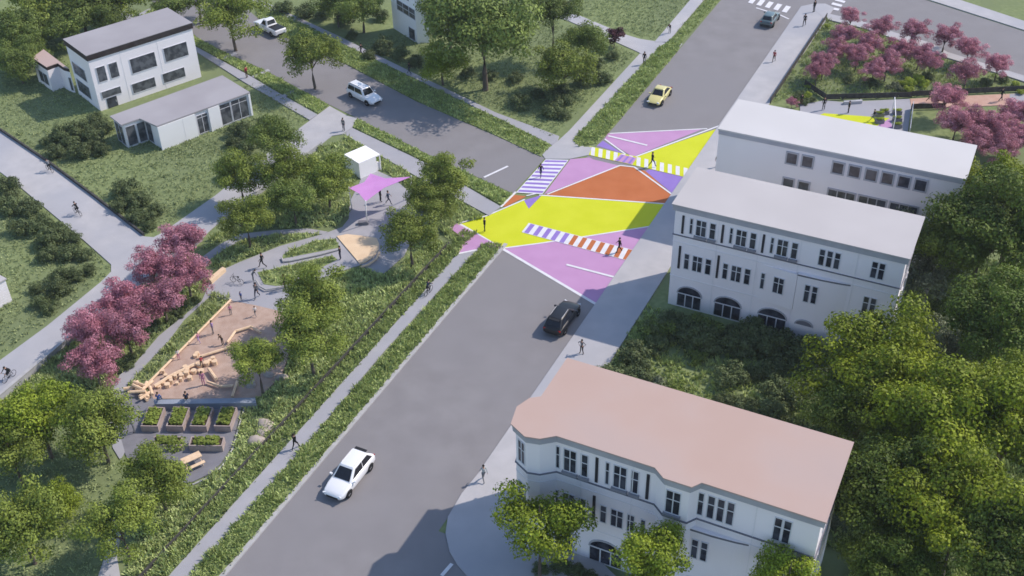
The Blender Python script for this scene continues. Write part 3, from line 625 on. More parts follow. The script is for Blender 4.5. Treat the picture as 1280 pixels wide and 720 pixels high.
def historic(label, a0, b0, W, D, H, roofm, fp, sh, bay3=False):
    root = empty('apartment_building', AB(a0, b0), -YAW); tag(root, label, 'building')
    wl = MB(); wl.prism(fp, -.05, H-.8); wl.build('wall', M['wall_white'], root)
    # counter-clockwise footprint
    ar = sum(fp[i-1][0]*fp[i][1]-fp[i][0]*fp[i-1][1] for i in range(len(fp))); F = fp if ar > 0 else fp[::-1]
    ro = ring_offset(F, .30); cn = MB(); loft_rings(cn, F, H-.8, ring_offset(F, .2), H-.74); loft_rings(cn, ring_offset(F, .2), H-.74, ring_offset(F, .24), H-.3); loft_rings(cn, ring_offset(F, .24), H-.3, ro, H-.1); cn.build('cornice', M['trim_grey'], root)  # cornice grey puts the shade of the eave underside into the colour
    rf = MB(); rf.prism([(p.x, p.y) for p in ring_offset(F, .33)], H-.098, H); rf.build('roof', M[roofm], root)
    course(root, F, 8.42, .10, .09, m='trim_dark_shade'); course(root, F, 3.55, .04, .07, m='wall_grey'); course(root, F, 7.62, .04, .06, m='wall_grey')  # dark upper course: shade of the ledge underside painted into its colour
    pl = MB()
    for u in (4.35, 8.35, 12.2, 17.35): 
        if u < W: pbox(pl, u-.03, u+.03, -.04, .005, .2, H-.85)
    pl.build('wall_seam', M['wall_grey'], root)
    zt, zb = H-1.35, 8.95
    for k in range(3):
        s = .85+3.93*k+sh; v = -.7 if (bay3 and k == 2) else 0.0
        sl = MB(); pbox(sl, s-.11, s+.11, -.07, .02, 8.75, H-1.2); sl.build('gap_shade_strip', M['gap_shade'], root)  # proud dark strip painted in place of the shadow beside a pilaster
        if bay3 and k == 2:
            window(root, s+1.65, s+2.65, zb, zt, v, 2, .62, sill=True); continue
        window(root, s+.72, s+.95, zb, zt, v, 1, .62)
        window(root, s+1.35, s+2.28, zb, zt, v, 2, .62, sill=True)
        window(root, s+2.7, s+3.2, zb, zt, v, 1, .62, sill=True)
    if bay3: window(root, 13.62-.35, 13.62, zb, zt, 0.0, 1, .62)
    for u in (13.97, 14.67, 15.37): window(root, u+.0, u+.45, zb, zt, 0, 1, .62)
    for u in (18.7, 19.35): window(root, u, u+.46, zb, zt, 0, 1, .62)
    for k in range(2):
        s = .78+3.9*k+sh
        sl = MB(); pbox(sl, s-.11, s+.11, -.07, .02, 4.6, 7.25); sl.build('gap_shade_strip', M['gap_shade'], root)  # same painted gap shadow, middle floor
        window(root, s+.55, s+.98, 4.75, 6.5, 0, 1, .65); window(root, s+1.4, s+2.3, 4.75, 6.5, 0, 2, .65); window(root, s+2.7, s+3.2, 4.75, 6.5, 0, 1, .65)
    # wedge oriel and projecting bay on the first and second floors
    orl = MB(); orl.prism([(8.7+sh*.3, -.003), (12.35, -.3), (12.38, -.003)], 3.3, 7.45, bottom=True); orl.build('oriel', M['wall_white'], root)
    window(root, 9.0+sh*.3, 9.3+sh*.3, 4.75, 6.5, -.05, 1, .65, name='window')
    w2 = window(root, 0, .95, 4.75, 6.5, 0, 2, .65); w2.location = (10.25, -.145, 0); w2.rotation_euler.z = math.atan2(-.3, 3.6)
    bay = MB(); bay.prism([(12.4, -.004), (12.4, -.34), (14.6, -.28), (16.2, -.14), (17.0, -.004)], -.05, 7.4); bay.build('bay', M['wall_white'], root)
    br = MB(); br.prism([(12.3, -.01), (12.36, -.38), (14.63, -.32), (16.25, -.17), (17.2, -.01)], 7.405, 7.55, mi=1); br.prism([(12.34, -.012), (12.38, -.35), (14.61, -.29), (16.2, -.14), (17.1, -.012)], 7.551, 7.6); br.build('bay_roof', [M['wall_white'], M['trim_dark_shade']], root)
    window(root, 13.25, 13.68, 4.7, 6.6, -.33, 1, .65); window(root, 13.95, 14.38, 4.7, 6.6, -.31, 1, .65)
    for u in (18.6, 19.25): window(root, u, u+.44, 4.8, 6.7, 0, 1, .65)
    for u0, u1 in ((.95+sh*.6, 3.35+sh*.6), (4.8+sh*.6, 7.4+sh*.6), (9.2, 11.9)): arch_window(root, u0, u1, .15, 1.7, 2.6)
    arch_window(root, 12.9, 14.5, .15, 1.9, 2.45, -.34, True)
    for i in (0, 1):
        w_ = window(root, 0, 1.0, 5, 6.6, 0, 2, .6); w_.location = (W, 2+2.6*i, 0); w_.rotation_euler.z = math.pi/2
        w_ = window(root, 0, 1.0, 9, 10.8, 0, 2, .6); w_.location = (W, 2+2.6*i, 0); w_.rotation_euler.z = math.pi/2
    return root
historic('three storey white apartment building with flat pale grey roof beside the painted intersection', 88.8, -26.55, 21.5, 6.9, 12.0, 'roof_pale', [(0,0),(21.45,0),(21.45,6.9),(0,6.9)], 0)
fpB = [(0,7.7),(0,2.9),(-.75,2.35),(-1.15,1.25),(-.8,-.35),(.45,-1.0),(1.35,-.8),(2.35,0),(10.1,0),(11.0,-.7),(12.75,-.7),(13.25,0),(21.7,0),(21.7,7.7)]
b3 = historic('three storey white apartment building with flat peach roof, curved corner and bay windows', 55.0, -26.3, 21.7, 7.7, 12.45, 'roof_peach', fpB, .78, True)
for (x0, y0), (x1, y1) in (((-.8,-.35),(.45,-1.0)), ((-1.15,1.25),(-.8,-.35))):
    for z0, z1 in ((9.0, 11.1), (4.9, 6.8)):
        L_ = math.hypot(x1-x0, y1-y0); w_ = window(b3, L_*.25, L_*.75, z0, z1, 0, 2, .62); w_.location = (x0, y0, 0); w_.rotation_euler.z = math.atan2(y1-y0, x1-x0)
# far white building
r1 = empty('office_building', AB(106.4, -27.7), -YAW); tag(r1, 'long white building with bright white flat roof and a row of small square windows', 'building')
wb = MB(); wb.prism([(0,0),(25.2,0),(25.2,7.2),(0,7.2)], -.05, 10.35); wb.build('wall', M['wall_grey'], r1)
rb = MB(); rb.prism([(-.15,-.16),(25.4,-.16),(25.4,7.35),(-.15,7.35)], 10.85, 11.0); rb.prism([(-.05,-.13),(25.3,-.13),(25.3,7.25),(-.05,7.25)], 10.35, 10.848, mi=1); rb.build('roof', [M['roof_white'], M['trim_grey']], r1)
def deep_window(par, u0, u1, z0, z1, cols=1, v=0.0):
    o = empty('window'); o.parent = par
    s_ = MB(); t = .16
    pbox(s_, u0-t, u0, v-.1, v+.02, z0-t, z1+t); pbox(s_, u1, u1+t, v-.1, v+.02, z0-t, z1+t); pbox(s_, u0, u1, v-.1, v+.02, z1, z1+t); pbox(s_, u0, u1, v-.1, v+.02, z0-t, z0)
    for i in range(1, cols): u = u0+(u1-u0)*i/cols; pbox(s_, u-.05, u+.05, v-.07, v+.02, z0, z1)
    s_.build('frame', M['trim_grey'], o); p = MB(); p.quad((u0, v-.03, z0), (u1, v-.03, z0), (u1, v-.03, z1), (u0, v-.03, z1)); p.build('pane', M[GLASS[0]], o)
for u in (7.55, 9.2, 12.4, 14.1, 15.8, 17.45, 19.1, 20.75): deep_window(r1, u, u+1.05, 8.6, 9.8)
for u in (7.55, 9.2): deep_window(r1, u, u+1.05, 5.4, 6.7)
for u in (12.4, 15.6, 18.8): deep_window(r1, u, u+2.7, 5.2, 6.55, 3)
for u in (7.5, 12.4, 17): deep_window(r1, u, u+2.0, 1.4, 3.0, 2)
for v0 in (1.2, 4.0):
    for z in (5.4, 8.6):
        w_ = window(r1, 0, 1.1, z, z+1.2, 0, 1, 0); w_.location = (25.2, v0, 0); w_.rotation_euler.z = math.pi/2
# two storey house, upper left
GLASS[0] = 'glass_pale'
AN1 = math.atan2(.6520, .7582)
h1 = empty('house', (-54.13, 135.69, 0), AN1); tag(h1, 'two storey white house with flat grey roof and dark fascia', 'house')
mb = MB(); mb.prism([(0,0),(14.95,0),(14.95,6.8),(0,6.8)], -.05, 7.2); mb.build('wall', M['wall_white'], h1)
mb = MB(); mb.prism([(-.12,-.12),(15.07,-.12),(15.07,6.92),(-.12,6.92)], 7.203, 7.95); mb.build('fascia', M['fascia'], h1)
mb = MB(); mb.prism([(-.14,-.14),(15.09,-.14),(15.09,6.94),(-.14,6.94)], 7.953, 8.03); mb.build('roof', M['roof_grey'], h1)
for u0, u1, z0, z1, c in ((.75,1.9,3.9,5.95,1),(2.45,3.6,3.9,5.95,1),(5.4,8.95,3.6,5.65,1),(10.3,13.7,3.7,5.65,1),(.65,3.3,1.55,2.5,1),(4.9,8.2,.85,2.2,1),(9.4,12.65,.85,2.2,1)): window(h1, u0, u1, z0, z1, 0, c, 0, .05)
dr = MB(); pbox(dr, 1.1, 2.5, -.06, .02, .0, 1.4); d_ = dr.build('door', M['glass'], h1); hd = MB(); pbox(hd, 2.3, 2.36, -.12, -.06, .6, .9); hd.build('handle', M['steel'], d_)
for z0, z1 in ((3.4, 5.1), (.8, 2.6)):
    w_ = window(h1, 0, 3.9, z0, z1, 0, 1, 0, .05); w_.location = (0, 6.1, 0); w_.rotation_euler.z = -math.pi/2
se = MB()
for u in (4.3, 9.6): pbox(se, u-.025, u+.025, -.02, .003, 0, 7.1)
se.build('wall_seam', M['wall_grey'], h1)
# annex with peach roof
an = empty('annex', (-54.13, 135.69, 0), AN1); tag(an, 'low annex with peach roof and dark fascia attached behind the two storey house', 'house')
def loc2(o, px, py, z):
    v = P(px, py, z)-o.location; c_, s_ = math.cos(-o.rotation_euler.z), math.sin(-o.rotation_euler.z); return (v.x*c_-v.y*s_, v.x*s_+v.y*c_)
afp = [loc2(an, x, y, 3.6) for x, y in ((40,72),(58,84),(66,81),(72,79),(79,84),(86,86))]
afp = [afp[0], afp[1], afp[2], afp[3], afp[4], (-.2, afp[5][1]), (-.2, afp[0][1]+1.5)]
mb = MB(); mb.prism(afp, -.05, 3.1); mb.build('wall', M['wall_white'], an)
mb = MB(); mb.prism(afp, 3.103, 3.55); mb.build('fascia', M['fascia'], an); mb = MB(); mb.prism(afp, 3.553, 3.62); mb.build('roof', M['roof_peach'], an)
def seg_window(par, p, q, t0, t1, z0, z1, cols=2):
    L_ = math.hypot(q[0]-p[0], q[1]-p[1]); w_ = window(par, L_*t0, L_*t1, z0, z1, 0, cols, 0, .05); w_.location = (p[0], p[1], 0); w_.rotation_euler.z = math.atan2(q[1]-p[1], q[0]-p[0]); return w_
seg_window(an, afp[0], afp[1], .25, .85, .6, 2.2); seg_window(an, afp[4], afp[5], .45, .85, .3, 2.2, 1)
# low grey-roofed house
AN2 = math.atan2(.6596, .7516)
h2 = empty('low_house', (-43.41, 124.83, 0), AN2); tag(h2, 'single storey house with flat grey roof and bright white front panels', 'house')
fp2 = [(0,0),(13.25,0),(13.2,6.85),(-3.05,6.5),(-3.1,3.35),(-.6,3.3)]
mb = MB(); mb.prism([(.15,.15),(13.0,.15),(13.0,6.7),(-2.8,6.3),(-2.85,3.5),(.0,3.4)], -.05, 3.2); mb.build('wall', M['wall_grey'], h2)
mb = MB(); mb.prism(fp2, 3.2, 3.4); mb.build('roof', M['roof_grey'], h2)
for u0, u1 in ((.02, 5.15), (7.05, 8.6)):
    mb = MB(); pbox(mb, u0, u1, -.06, .14, -.05, 3.19); mb.build('front_panel', M['wall_bright'], h2)
seam = MB(); pbox(seam, 3.4, 3.43, -.075, -.058, 0, 3.15); seam.build('panel_seam', M['wall_grey'], h2)
window(h2, 5.4, 6.85, .2, 2.7, .15, 2, .85, .06); window(h2, 8.75, 10.2, .2, 3.0, .15, 1, .8, .06); window(h2, 10.4, 12.7, .2, 3.0, .15, 2, .8, .06)
mb = MB(); pbox(mb, 12.95, 13.2, -.02, .2, -.05, 3.19); mb.build('corner_post', M['wall_bright'], h2)
seg_window(h2, (-2.8,6.3), (-2.85,3.5), .1, .9, .2, 2.8, 2); seg_window(h2, (-2.85,3.5), (0,3.4), .08, .5, .2, 2.8, 1); seg_window(h2, (-2.85,3.5), (0,3.4), .6, .95, .2, 2.8, 1)
seg_window(h2, (0,3.4), (.15,.15), .05, .45, .2, 2.8, 1)
# cut-off small house at the left edge
_q = P(15, 376)-P(0, 385)
h3 = empty('shed', P(15, 376), math.atan2(_q.y, _q.x)); tag(h3, 'small pale house with horizontal siding cut by the left edge of the picture', 'house')
mb = MB(); mb.prism([(0,0),(0,4.6),(-6,4.6),(-6,0)], -.05, 2.7)
for k in range(9): pbox(mb, -6.02, .03, -.035, .0-.001, .1+k*.29, .33+k*.29)
mb.build('wall', M['wall_grey'], h3); mb = MB(); mb.prism([(.15,-.15),(.15,4.8),(-6.2,4.8),(-6.2,-.15)], 2.703, 2.85); mb.build('roof', M['roof_pale'], h3)
window(h3, -2.6, -1.4, 1.0, 2.3, -.035, 2)
# tower house at the top
q0, q1, q2 = P(522,54.5), P(498,39), P(537,53)
h4 = empty('tower_house', q0); tag(h4, 'tall narrow white house with a dark window band at the top of the picture', 'house')
d1 = (q1-q0); d2 = (q2-q0); d3 = d1.normalized()*7.0
f4 = [(0,0),(d2.x,d2.y),(d2.x+d3.x,d2.y+d3.y),(d3.x,d3.y)]
mb = MB(); mb.prism(f4, -.05, 7.4); mb.build('wall', M['wall_bright'], h4)
mb = MB(); mb.prism([(f4[0][0]*1.02-.1, -.15), (f4[1][0]+.15, f4[1][1]-.1), (f4[2][0]+.1, f4[2][1]+.15), (f4[3][0]-.15, f4[3][1]+.1)], 7.403, 7.6); mb.build('roof', M['roof_white'], h4)
L4 = d1.length
for t0, t1, z0, z1, c in ((.03, .95, 3.6, 5.1, 3), (.3, .48, 6.0, 7.0, 1), (.68, .84, 6.0, 7.0, 1), (.1, .4, .2, 1.9, 1)):
    w_ = window(h4, 0, (t1-t0)*L4, z0, z1, 0, c, .5 if c == 3 else 0); s_ = d1.normalized()*L4*t1; w_.location = (s_.x, s_.y, 0); w_.rotation_euler.z = math.atan2(-d1.y, -d1.x)
h5 = empty('house', P(552, 42), math.radians(20)); tag(h5, 'white house mostly hidden behind the tall tree at the top', 'house')
mb = MB(); mb.prism([(0,0),(6,0),(6,5),(0,5)], -.05, 4.5); mb.build('wall', M['wall_bright'], h5); mb = MB(); mb.prism([(-.2,-.2),(6.2,-.2),(6.2,5.2),(-.2,5.2)], 4.503, 4.75); mb.build('roof', M['roof_white'], h5)
window(h5, 1, 2.2, 1, 2.6, 0, 2); window(h5, 3.8, 5, 1, 2.6, 0, 2)

# ------------------------------------------------------------------ kiosk and sail
kc = [P(430.5,193,2.15), P(448.5,204.5,2.15), P(475,193,2.15), P(456,181,2.15)]
u = (kc[2]-kc[1]); v = (kc[0]-kc[1]); u.z = v.z = 0; kw, kd = u.length, v.length
kk = empty('market_kiosk', (kc[1].x, kc[1].y, .06), math.atan2(u.y, u.x)); tag(kk, 'white box kiosk with an open serving side at the edge of the plaza', 'kiosk')
kd = abs(v.dot(Vector((-u.y, u.x, 0)).normalized()))
mb = MB(); pbox(mb, 0, kw, 0, kd, 1.95, 2.12); mb.build('roof', M['wall_bright'], kk)
mb = MB(); pbox(mb, 0, .12, .0, kd, 0, 1.948); pbox(mb, .123, kw*.8, 0, .1, 0, 1.948); pbox(mb, .123, kw, kd-.1, kd, 0, 1.948); mb.build('wall', M['wall_bright'], kk)
mb = MB(); pbox(mb, kw-.12, kw, 0, .12, 0, 1.948); mb.build('post', M['wall_bright'], kk)
mb = MB(); pbox(mb, kw*.8, kw-.13, .1, .5, 0, 1.0); mb.build('counter', M['wall_grey'], kk)
sc = empty('sail_canopy', (P(459,280.5).x, P(459,280.5).y, .06)); tag(sc, 'pink purple sail canopy with pointed corners on thin poles over the plaza', 'canopy')
so_ = sc.location
spts = [((436,235),3.5),((463,217),3.6),((514,221),3.7),((457,252),3.4)]
sp = [P(x, y, z)-so_ for (x, y), z in spts]
mb = MB(); cen = sum(sp, Vector())/len(sp); cen.z -= .08
N = 6; grid = []
for i in range(len(sp)):
    a, b = sp[i], sp[(i+1) % len(sp)]; mb.poly([cen, a, a.lerp(b, .5).lerp(cen, .12), b]) if False else None
    m1 = a.lerp(b, .5).lerp(cen, .32 if (b-a).length > 3.6 else .12); mb.poly([cen, a.lerp(cen, .0), m1]); mb.poly([cen, m1, b])
sl_ = mb.build('sail', M['sail'], sc); sm = sl_.modifiers.new('thick', 'SOLIDIFY'); sm.thickness = .02
for k, (bx, by) in zip((3, 2, 0), ((459,280.5),(514,247),(440,262))):
    b_ = P(bx, by)-so_; b_.z = 0; mb = MB(); mb.tube([b_, sp[k]+Vector((0,0,.15))], [.07, .05], seg=8); mb.build('pole', M['wall_bright'], sc, smooth=True)
fb = MB(); pbox(fb, -1.0, .15, -.25, .25, 0, .35); o_ = fb.build('ballast_block', M['dark_pave'], sc)
# sandy deck
dk = MB(); dpts = [(421,296.5),(434,294),(452,296),(471,299),(474,306),(473,314),(466,323),(457,329),(450,331)]
dk.prism(PP(dpts), .06, .16); tag(dk.build('play_mound', M['deck']), 'sandy orange fan shaped deck in the middle of the plaza', 'deck')
bn = MB(); bl = [(474.5,315),(470,324),(460,331),(451,334)]
bn.tube([P(x, y, .3) for x, y in bl], .13, seg=6); tag(bn.build('curved_bench', M['timber']), 'curved timber bench around the lower edge of the sandy deck', 'bench')
bw_ = MB(); bw_.tube([P(*p, .22) for p in ((352,322),(354,327),(362,326),(400,318),(425,311))], .10, seg=6); tag(bw_.build('bed_edge', M['kerb']), 'pale low edge wall around the upper plaza bed', 'low wall')
bw_ = MB(); bw_.tube([P(*p, .3) for p in ((320,350),(325,358),(332,362),(345,360),(357,357))], .10, seg=6); tag(bw_.build('bed_edge', M['kerb']), 'curved pale edge wall around the lower plaza bed', 'low wall')
wb_ = MB(); wb_.prism(PP([(261,353),(279,338),(283,340),(265,356)]), .06, .5); tag(wb_.build('stone_bench', M['deck']), 'cream coloured stone bench at the left edge of the plaza', 'bench')

# ------------------------------------------------------------------ fences and low walls
def wall_line(pts, h, th, m, name, label, cat, z0=-.05, cap=None):
    q = PP(pts); root = empty(name, q[0]); tag(root, label, cat)
    w_ = MB(); c_ = MB()
    for a, b in zip(q, q[1:]):
        t = (b-a).normalized(); n_ = Vector((-t.y, t.x, 0))*th/2
        ring = [a-n_-q[0], b-n_-q[0], b+n_-q[0], a+n_-q[0]]; w_.prism(ring, z0, h)
        if cap: n2 = n_*1.25; c_.prism([a-n2-q[0], b-n2-q[0], b+n2-q[0], a+n2-q[0]], h+.002, h+.07)
    w_.build('wall', M[m], root)
    if cap: c_.build('coping', M[cap], root)
    return root
wall_line([(252,300),(170,368),(87,429),(22,484),(-60,552)], .75, .3, 'wall_low', 'retaining_wall', 'pale retaining wall along the lower edge of the promenade beside the pink trees', 'wall', -.5, 'kerb')
wall_line([(402,182),(332,236),(279,277)], .55, .25, 'wall_low', 'low_wall', 'pale low wall between the promenade and the grove', 'wall', -.1, 'kerb')
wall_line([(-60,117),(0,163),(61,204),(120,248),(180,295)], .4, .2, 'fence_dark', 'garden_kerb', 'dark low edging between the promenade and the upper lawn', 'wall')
def picket(p, q, label, h=.85, post=2.2, boards=True, m='fence_dark', name='fence'):
    a, b = P(*p) if not isinstance(p, Vector) else p, P(*q) if not isinstance(q, Vector) else q
    L_ = (b-a).length; root = empty(name, a, math.atan2((b-a).y, (b-a).x)); tag(root, label, 'fence')
    rl = MB()
    for z in (h*.25, h*.58, h*.9): pbox(rl, 0, L_, -.03, .03, z-h*.145, z+h*.145)
    rl.build('rail', M[m], root)
    n = min(90, max(2, int(L_/post)+1))
    pm_ = MB(); pbox(pm_, -.05, .05, -.05, .05, -.1, h+.05); me = pm_.build('post', M[m], root).data
    for i in range(1, n):
        o = bpy.data.objects.new('post', me); COL.objects.link(o); o.parent = root; o.location.x = L_*i/(n-1)
    return root
fe = empty('shadow_board', AB(30, -51.75), math.pi/2-YAW); tag(fe, 'long low dark board standing in for the shadow line beside the left sidewalk of the main road', 'fence')
LF = P(557,305).dot(AV)-30; mb = MB(); pbox(mb, 0, LF, -.04, .04, -.1, .40); mb.build('board', M['fence_dark'], fe); mb = MB(); pbox(mb, 0, LF, -.06, .06, .403, .44); mb.build('shadow_board_cap', M['fence_dark'], fe)  # dark board built for the narrow shadow at the meadow edge
picket((963,129),(1033,23), 'dark fence along the sidewalk edge of the pink tree park', .8)
picket((1006,107),(1031,124), 'short slanting dark fence inside the pink tree park', .8)
picket((1031,125),(1139,122), 'dark fence along the upper edge of the park plaza', .8)
picket((1139,121),(1300,113), 'dark fence above the peach park path', .8)
picket((1139,137),(1180,136), 'short dark fence below the peach park path', .8)
picket((1140,137),(1136,170), 'pale fence at the right end of the park plaza', 1.1, m='steel')
for n_, q in enumerate(((1115,139),(1118,163))): pass
gt = empty('screen_frame', P(1116,163)); tag(gt, 'white post frame standing by the lime planters on the park plaza', 'frame')
for x, y in ((1115,139),(1116,163)):
    mb = MB(); b_ = P(x, y)-gt.location; mb.tube([b_, b_+Vector((0,0,2.0))], .06, seg=6); mb.build('post', M['wall_bright'], gt)
mb = MB(); mb.tube([P(1115,139)-gt.location+Vector((0,0,2)), P(1116,163)-gt.location+Vector((0,0,2))], .05, seg=6); mb.build('beam', M['wall_bright'], gt)
bb = MB(); bb.prism(PP([(1054,129.5),(1077,128),(1077.3,130),(1054.5,131.5)]), .06, .45); tag(bb.build('bench', M['wall_low']), 'long pale bench against the fence of the park plaza', 'bench')
for i, (x, y) in enumerate(((1099,146),(1099,154),(1121,143),(1121,152),(1121,160),(1105,143))):
    e = empty('park_planter', P(x, y)+Vector((0,0,.06))); tag(e, 'dark planter box with lime green plants on the park plaza', 'planter', 'planters on the park plaza')
    mb = MB(); mb.box((0,0,.25), (1.1,.6,.5)); mb.build('box', M['dark_pave'], e, loc=(0,0,0)); o = bpy.data.objects.new('planting', SH[4]); COL.objects.link(o); o.parent = e; o.location = (0,0,.6); o.scale = (.62,.4,.4)

# ------------------------------------------------------------------ vegetable planters
def planter(c4, zt, label):
    pts = [P(x, y, zt) for x, y in c4]; cen = sum(pts, Vector())/4; cen.z = .064
    e = empty('raised_bed', cen); tag(e, label, 'planter', 'raised vegetable beds')
    loc = [p-cen for p in pts]; outer = MB(); inner = [v_.lerp(Vector(), 0) * 1 for v_ in loc]
    th = .10
    for i in range(4):
        a, b = loc[i], loc[(i+1) % 4]; t = (b-a); t.z = 0; t.normalize(); n_ = Vector((-t.y, t.x, 0))
        if n_.dot(-a) < 0: n_ = -n_
        outer.prism([a, b, b+n_*th-t*th, a+n_*th+t*th], 0, zt-.064)
    outer.build('box', M['planter'], e)
    s_ = MB(); s_.sheet([v_*.9 for v_ in loc], zt-.2); s_.build('soil', M['soil'], e)
    cr = (loc[1]-loc[0]).length/2; cl = (loc[2]-loc[1]).length/2
    rg = np.random.default_rng(int(abs(c4[0][0])*7)); V = []; F = []
    a0 = Vector((loc[0].x, loc[0].y, 0)); e1_ = loc[1]-loc[0]; e2_ = loc[3]-loc[0]; e1_.z = e2_.z = 0; mb = MB()
    for k in range(260):
        c_ = a0 + e1_*rg.uniform(.13, .87) + e2_*rg.uniform(.1, .9); c_.z = zt-.2+rg.uniform(.05, .4); an_ = rg.uniform(0, 6.28); d = Vector((math.cos(an_), math.sin(an_), rg.uniform(-.3, .5)))*.17; n_ = Vector((-math.sin(an_), math.cos(an_), rg.uniform(-.3, .3)))*.09
        mb.quad(c_-d, c_-n_, c_+d, c_+n_)
    mb.build('planting', M['leaf'], e)
zt = .75
for i, x in enumerate((0, 33.5, 65, 97)):
    lab = ['leftmost', 'second from the left', 'third from the left', 'rightmost'][i]
    k = x*3.592/3.592
    c4 = [(175.5+x*.945, 532.5), (197+x*.935, 533.0), (206+x*.93, 509.0), (185.5+x*.935, 508.0)]
    planter(c4, zt, f'raised wooden vegetable bed in the back row of four, {lab}')
planter([(193,556),(226,556.5),(228.5,545.5),(192,545)], zt, 'raised wooden vegetable bed in the front row, the left one half under a tree')
planter([(235.5,557),(277.5,557.5),(280.5,546),(239,545.5)], zt, 'raised wooden vegetable bed in the front row, the right one')
pb = empty('picnic_table', P(243,583)+Vector((0,0,.06)), math.radians(35)); tag(pb, 'small wooden picnic table on the dark garden paving', 'table')
mb = MB(); mb.box((0,.35,.72), (1.7,.75,.06)); mb.build('table_top', M['timber'], pb); mb = MB(); mb.box((0,-.45,.43), (1.7,.32,.05)); mb.build('seat', M['timber'], pb)
for x in (-.65, .65):
    mb = MB(); mb.tube([(x,.6,0),(x,.3,.7)], .04, seg=5); mb.tube([(x,-.45,0),(x,-.4,.41)], .04, seg=5); mb.tube([(x,-.45,.4),(x,.4,.55)], .03, seg=5); mb.build('leg', M['timber'], pb)
lb = MB(); lp = [P(192,499.5,.75), P(319,497,.75), P(320.5,503.5,.75), P(193,505,.75)]; lb.prism(lp, .06, .75); tag(lb.build('long_wall_bench', M['bench_blue']), 'long blue grey concrete bench wall between playground and planters', 'bench')
def boulder(px, py, r, label, group, m='stone', name='boulder'):
    mb = MB(); seg, rings = 9, 4; rr = random.Random(int(px*py)); pr = [rr.uniform(.8, 1.15) for _ in range(seg)]
    vs = []
    for i in range(rings):
        t = i/(rings-1)*math.pi/2
        for k in range(seg): a_ = 2*math.pi*k/seg; q = r*pr[k]*math.cos(t*.97); mb.v.append((q*math.cos(a_), q*.75*math.sin(a_), r*.5*math.sin(t)))
    for i in range(rings-1):
        for k in range(seg): a_ = i*seg+k; b_ = i*seg+(k+1) % seg; mb.f.append((a_, b_, b_+seg, a_+seg)); mb.m.append(0)
    mb.f.append(tuple((rings-1)*seg+k for k in range(seg))); mb.m.append(0)
    o = mb.build(name, M[m], smooth=True); o.location = P(px, py)+Vector((0,0,.05)); o.rotation_euler.z = rr.uniform(0, 3)
    return tag(o, label, 'rock' if m == 'stone' else 'block', group)
for x, y, r_ in ((331,532,.95),(328,541,.7),(320,552,.85),(352,473,.7),(337,470,.6),(313,481,.7)): boulder(x, y, r_, 'pale flat boulder lying in the meadow right of the garden paving', 'boulders in the meadow')
# play timbers
def beam(p, q, label, z=.35, r=.13, group='play beams'):
    mb = MB(); mb.tube([P(*p, z), P(*q, z)], r, seg=6); return tag(mb.build('timber_beam', M['timber']), label, 'beam', group)
beam((288.5,374.5),(183,481), 'long straight yellow timber edge along the left side of the playground', .3, .11, None)
beam((154.5,486),(179,481.5), 'short timber beam pointing left from the corner of the playground', .4)
beam((294,414),(284,428), 'short steep timber balance beam at the top of the play course')
beam((294,414),(314,408), 'level timber balance beam at the top right of the play course')
beam((290,433),(249,446), 'timber balance beam in the middle of the play course')
beam((244,455),(213,470), 'timber balance beam below the middle of the play course', .4, .17)
beam((213,470),(193,483), 'lowest timber balance beam of the play course', .4, .17)
beam((261,461),(270,474), 'short thick timber beam right of the stepping blocks', .4, .17)
beam((259,477),(276,483), 'thin timber beam near the bottom of the playground')
beam((276,483),(292,482), 'level thin timber beam at the bottom right of the playground')
beam((296,477),(290,496), 'upright lying timber edge at the right end of the bench wall')
beam((314,408),(326,416), 'short timber beam beside the small round tree')
blocks = [(205,468),(208,473),(213,476),(220,474),(228,472),(235,466),(234,470),(243,467),(250,459),(248,457),(259,457),(267,451),(269,456),(245,447),(247,444),(227,477),(215,480),(205,481),(199,485),(252,466),(263,454),(238,475),(222,481),(232,461),(210,484)]
for x, y in blocks:
    mb = MB(); h_ = R.uniform(.2, .5); r_ = R.uniform(.16, .30); n = 8
    mb.tube([(0,0,0), (0,0,h_)], r_, seg=n); o = mb.build('stepping_block', M['timber']); o.location = P(x, y)+Vector((0,0,.066)); tag(o, 'pale timber stepping block scattered in the playground', 'block', 'stepping blocks')
for k in range(13):
    x, y = R.uniform(172, 192), R.uniform(484, 500); a_ = R.uniform(0, 3.14); mb = MB(); d = Vector((math.cos(a_), math.sin(a_), 0))*R.uniform(.5, .9); z_ = .25+.1*(k % 5); z2 = z_+R.uniform(-.1, .1)
    mb.tube([-d+Vector((0,0,z_)), d+Vector((0,0,z2))], .15, seg=7); o = mb.build('climbing_log', M['timber']); o.location = P(x, y); tag(o, 'pale log in the climbing log pile at the corner of the playground', 'log', 'climbing log pile')

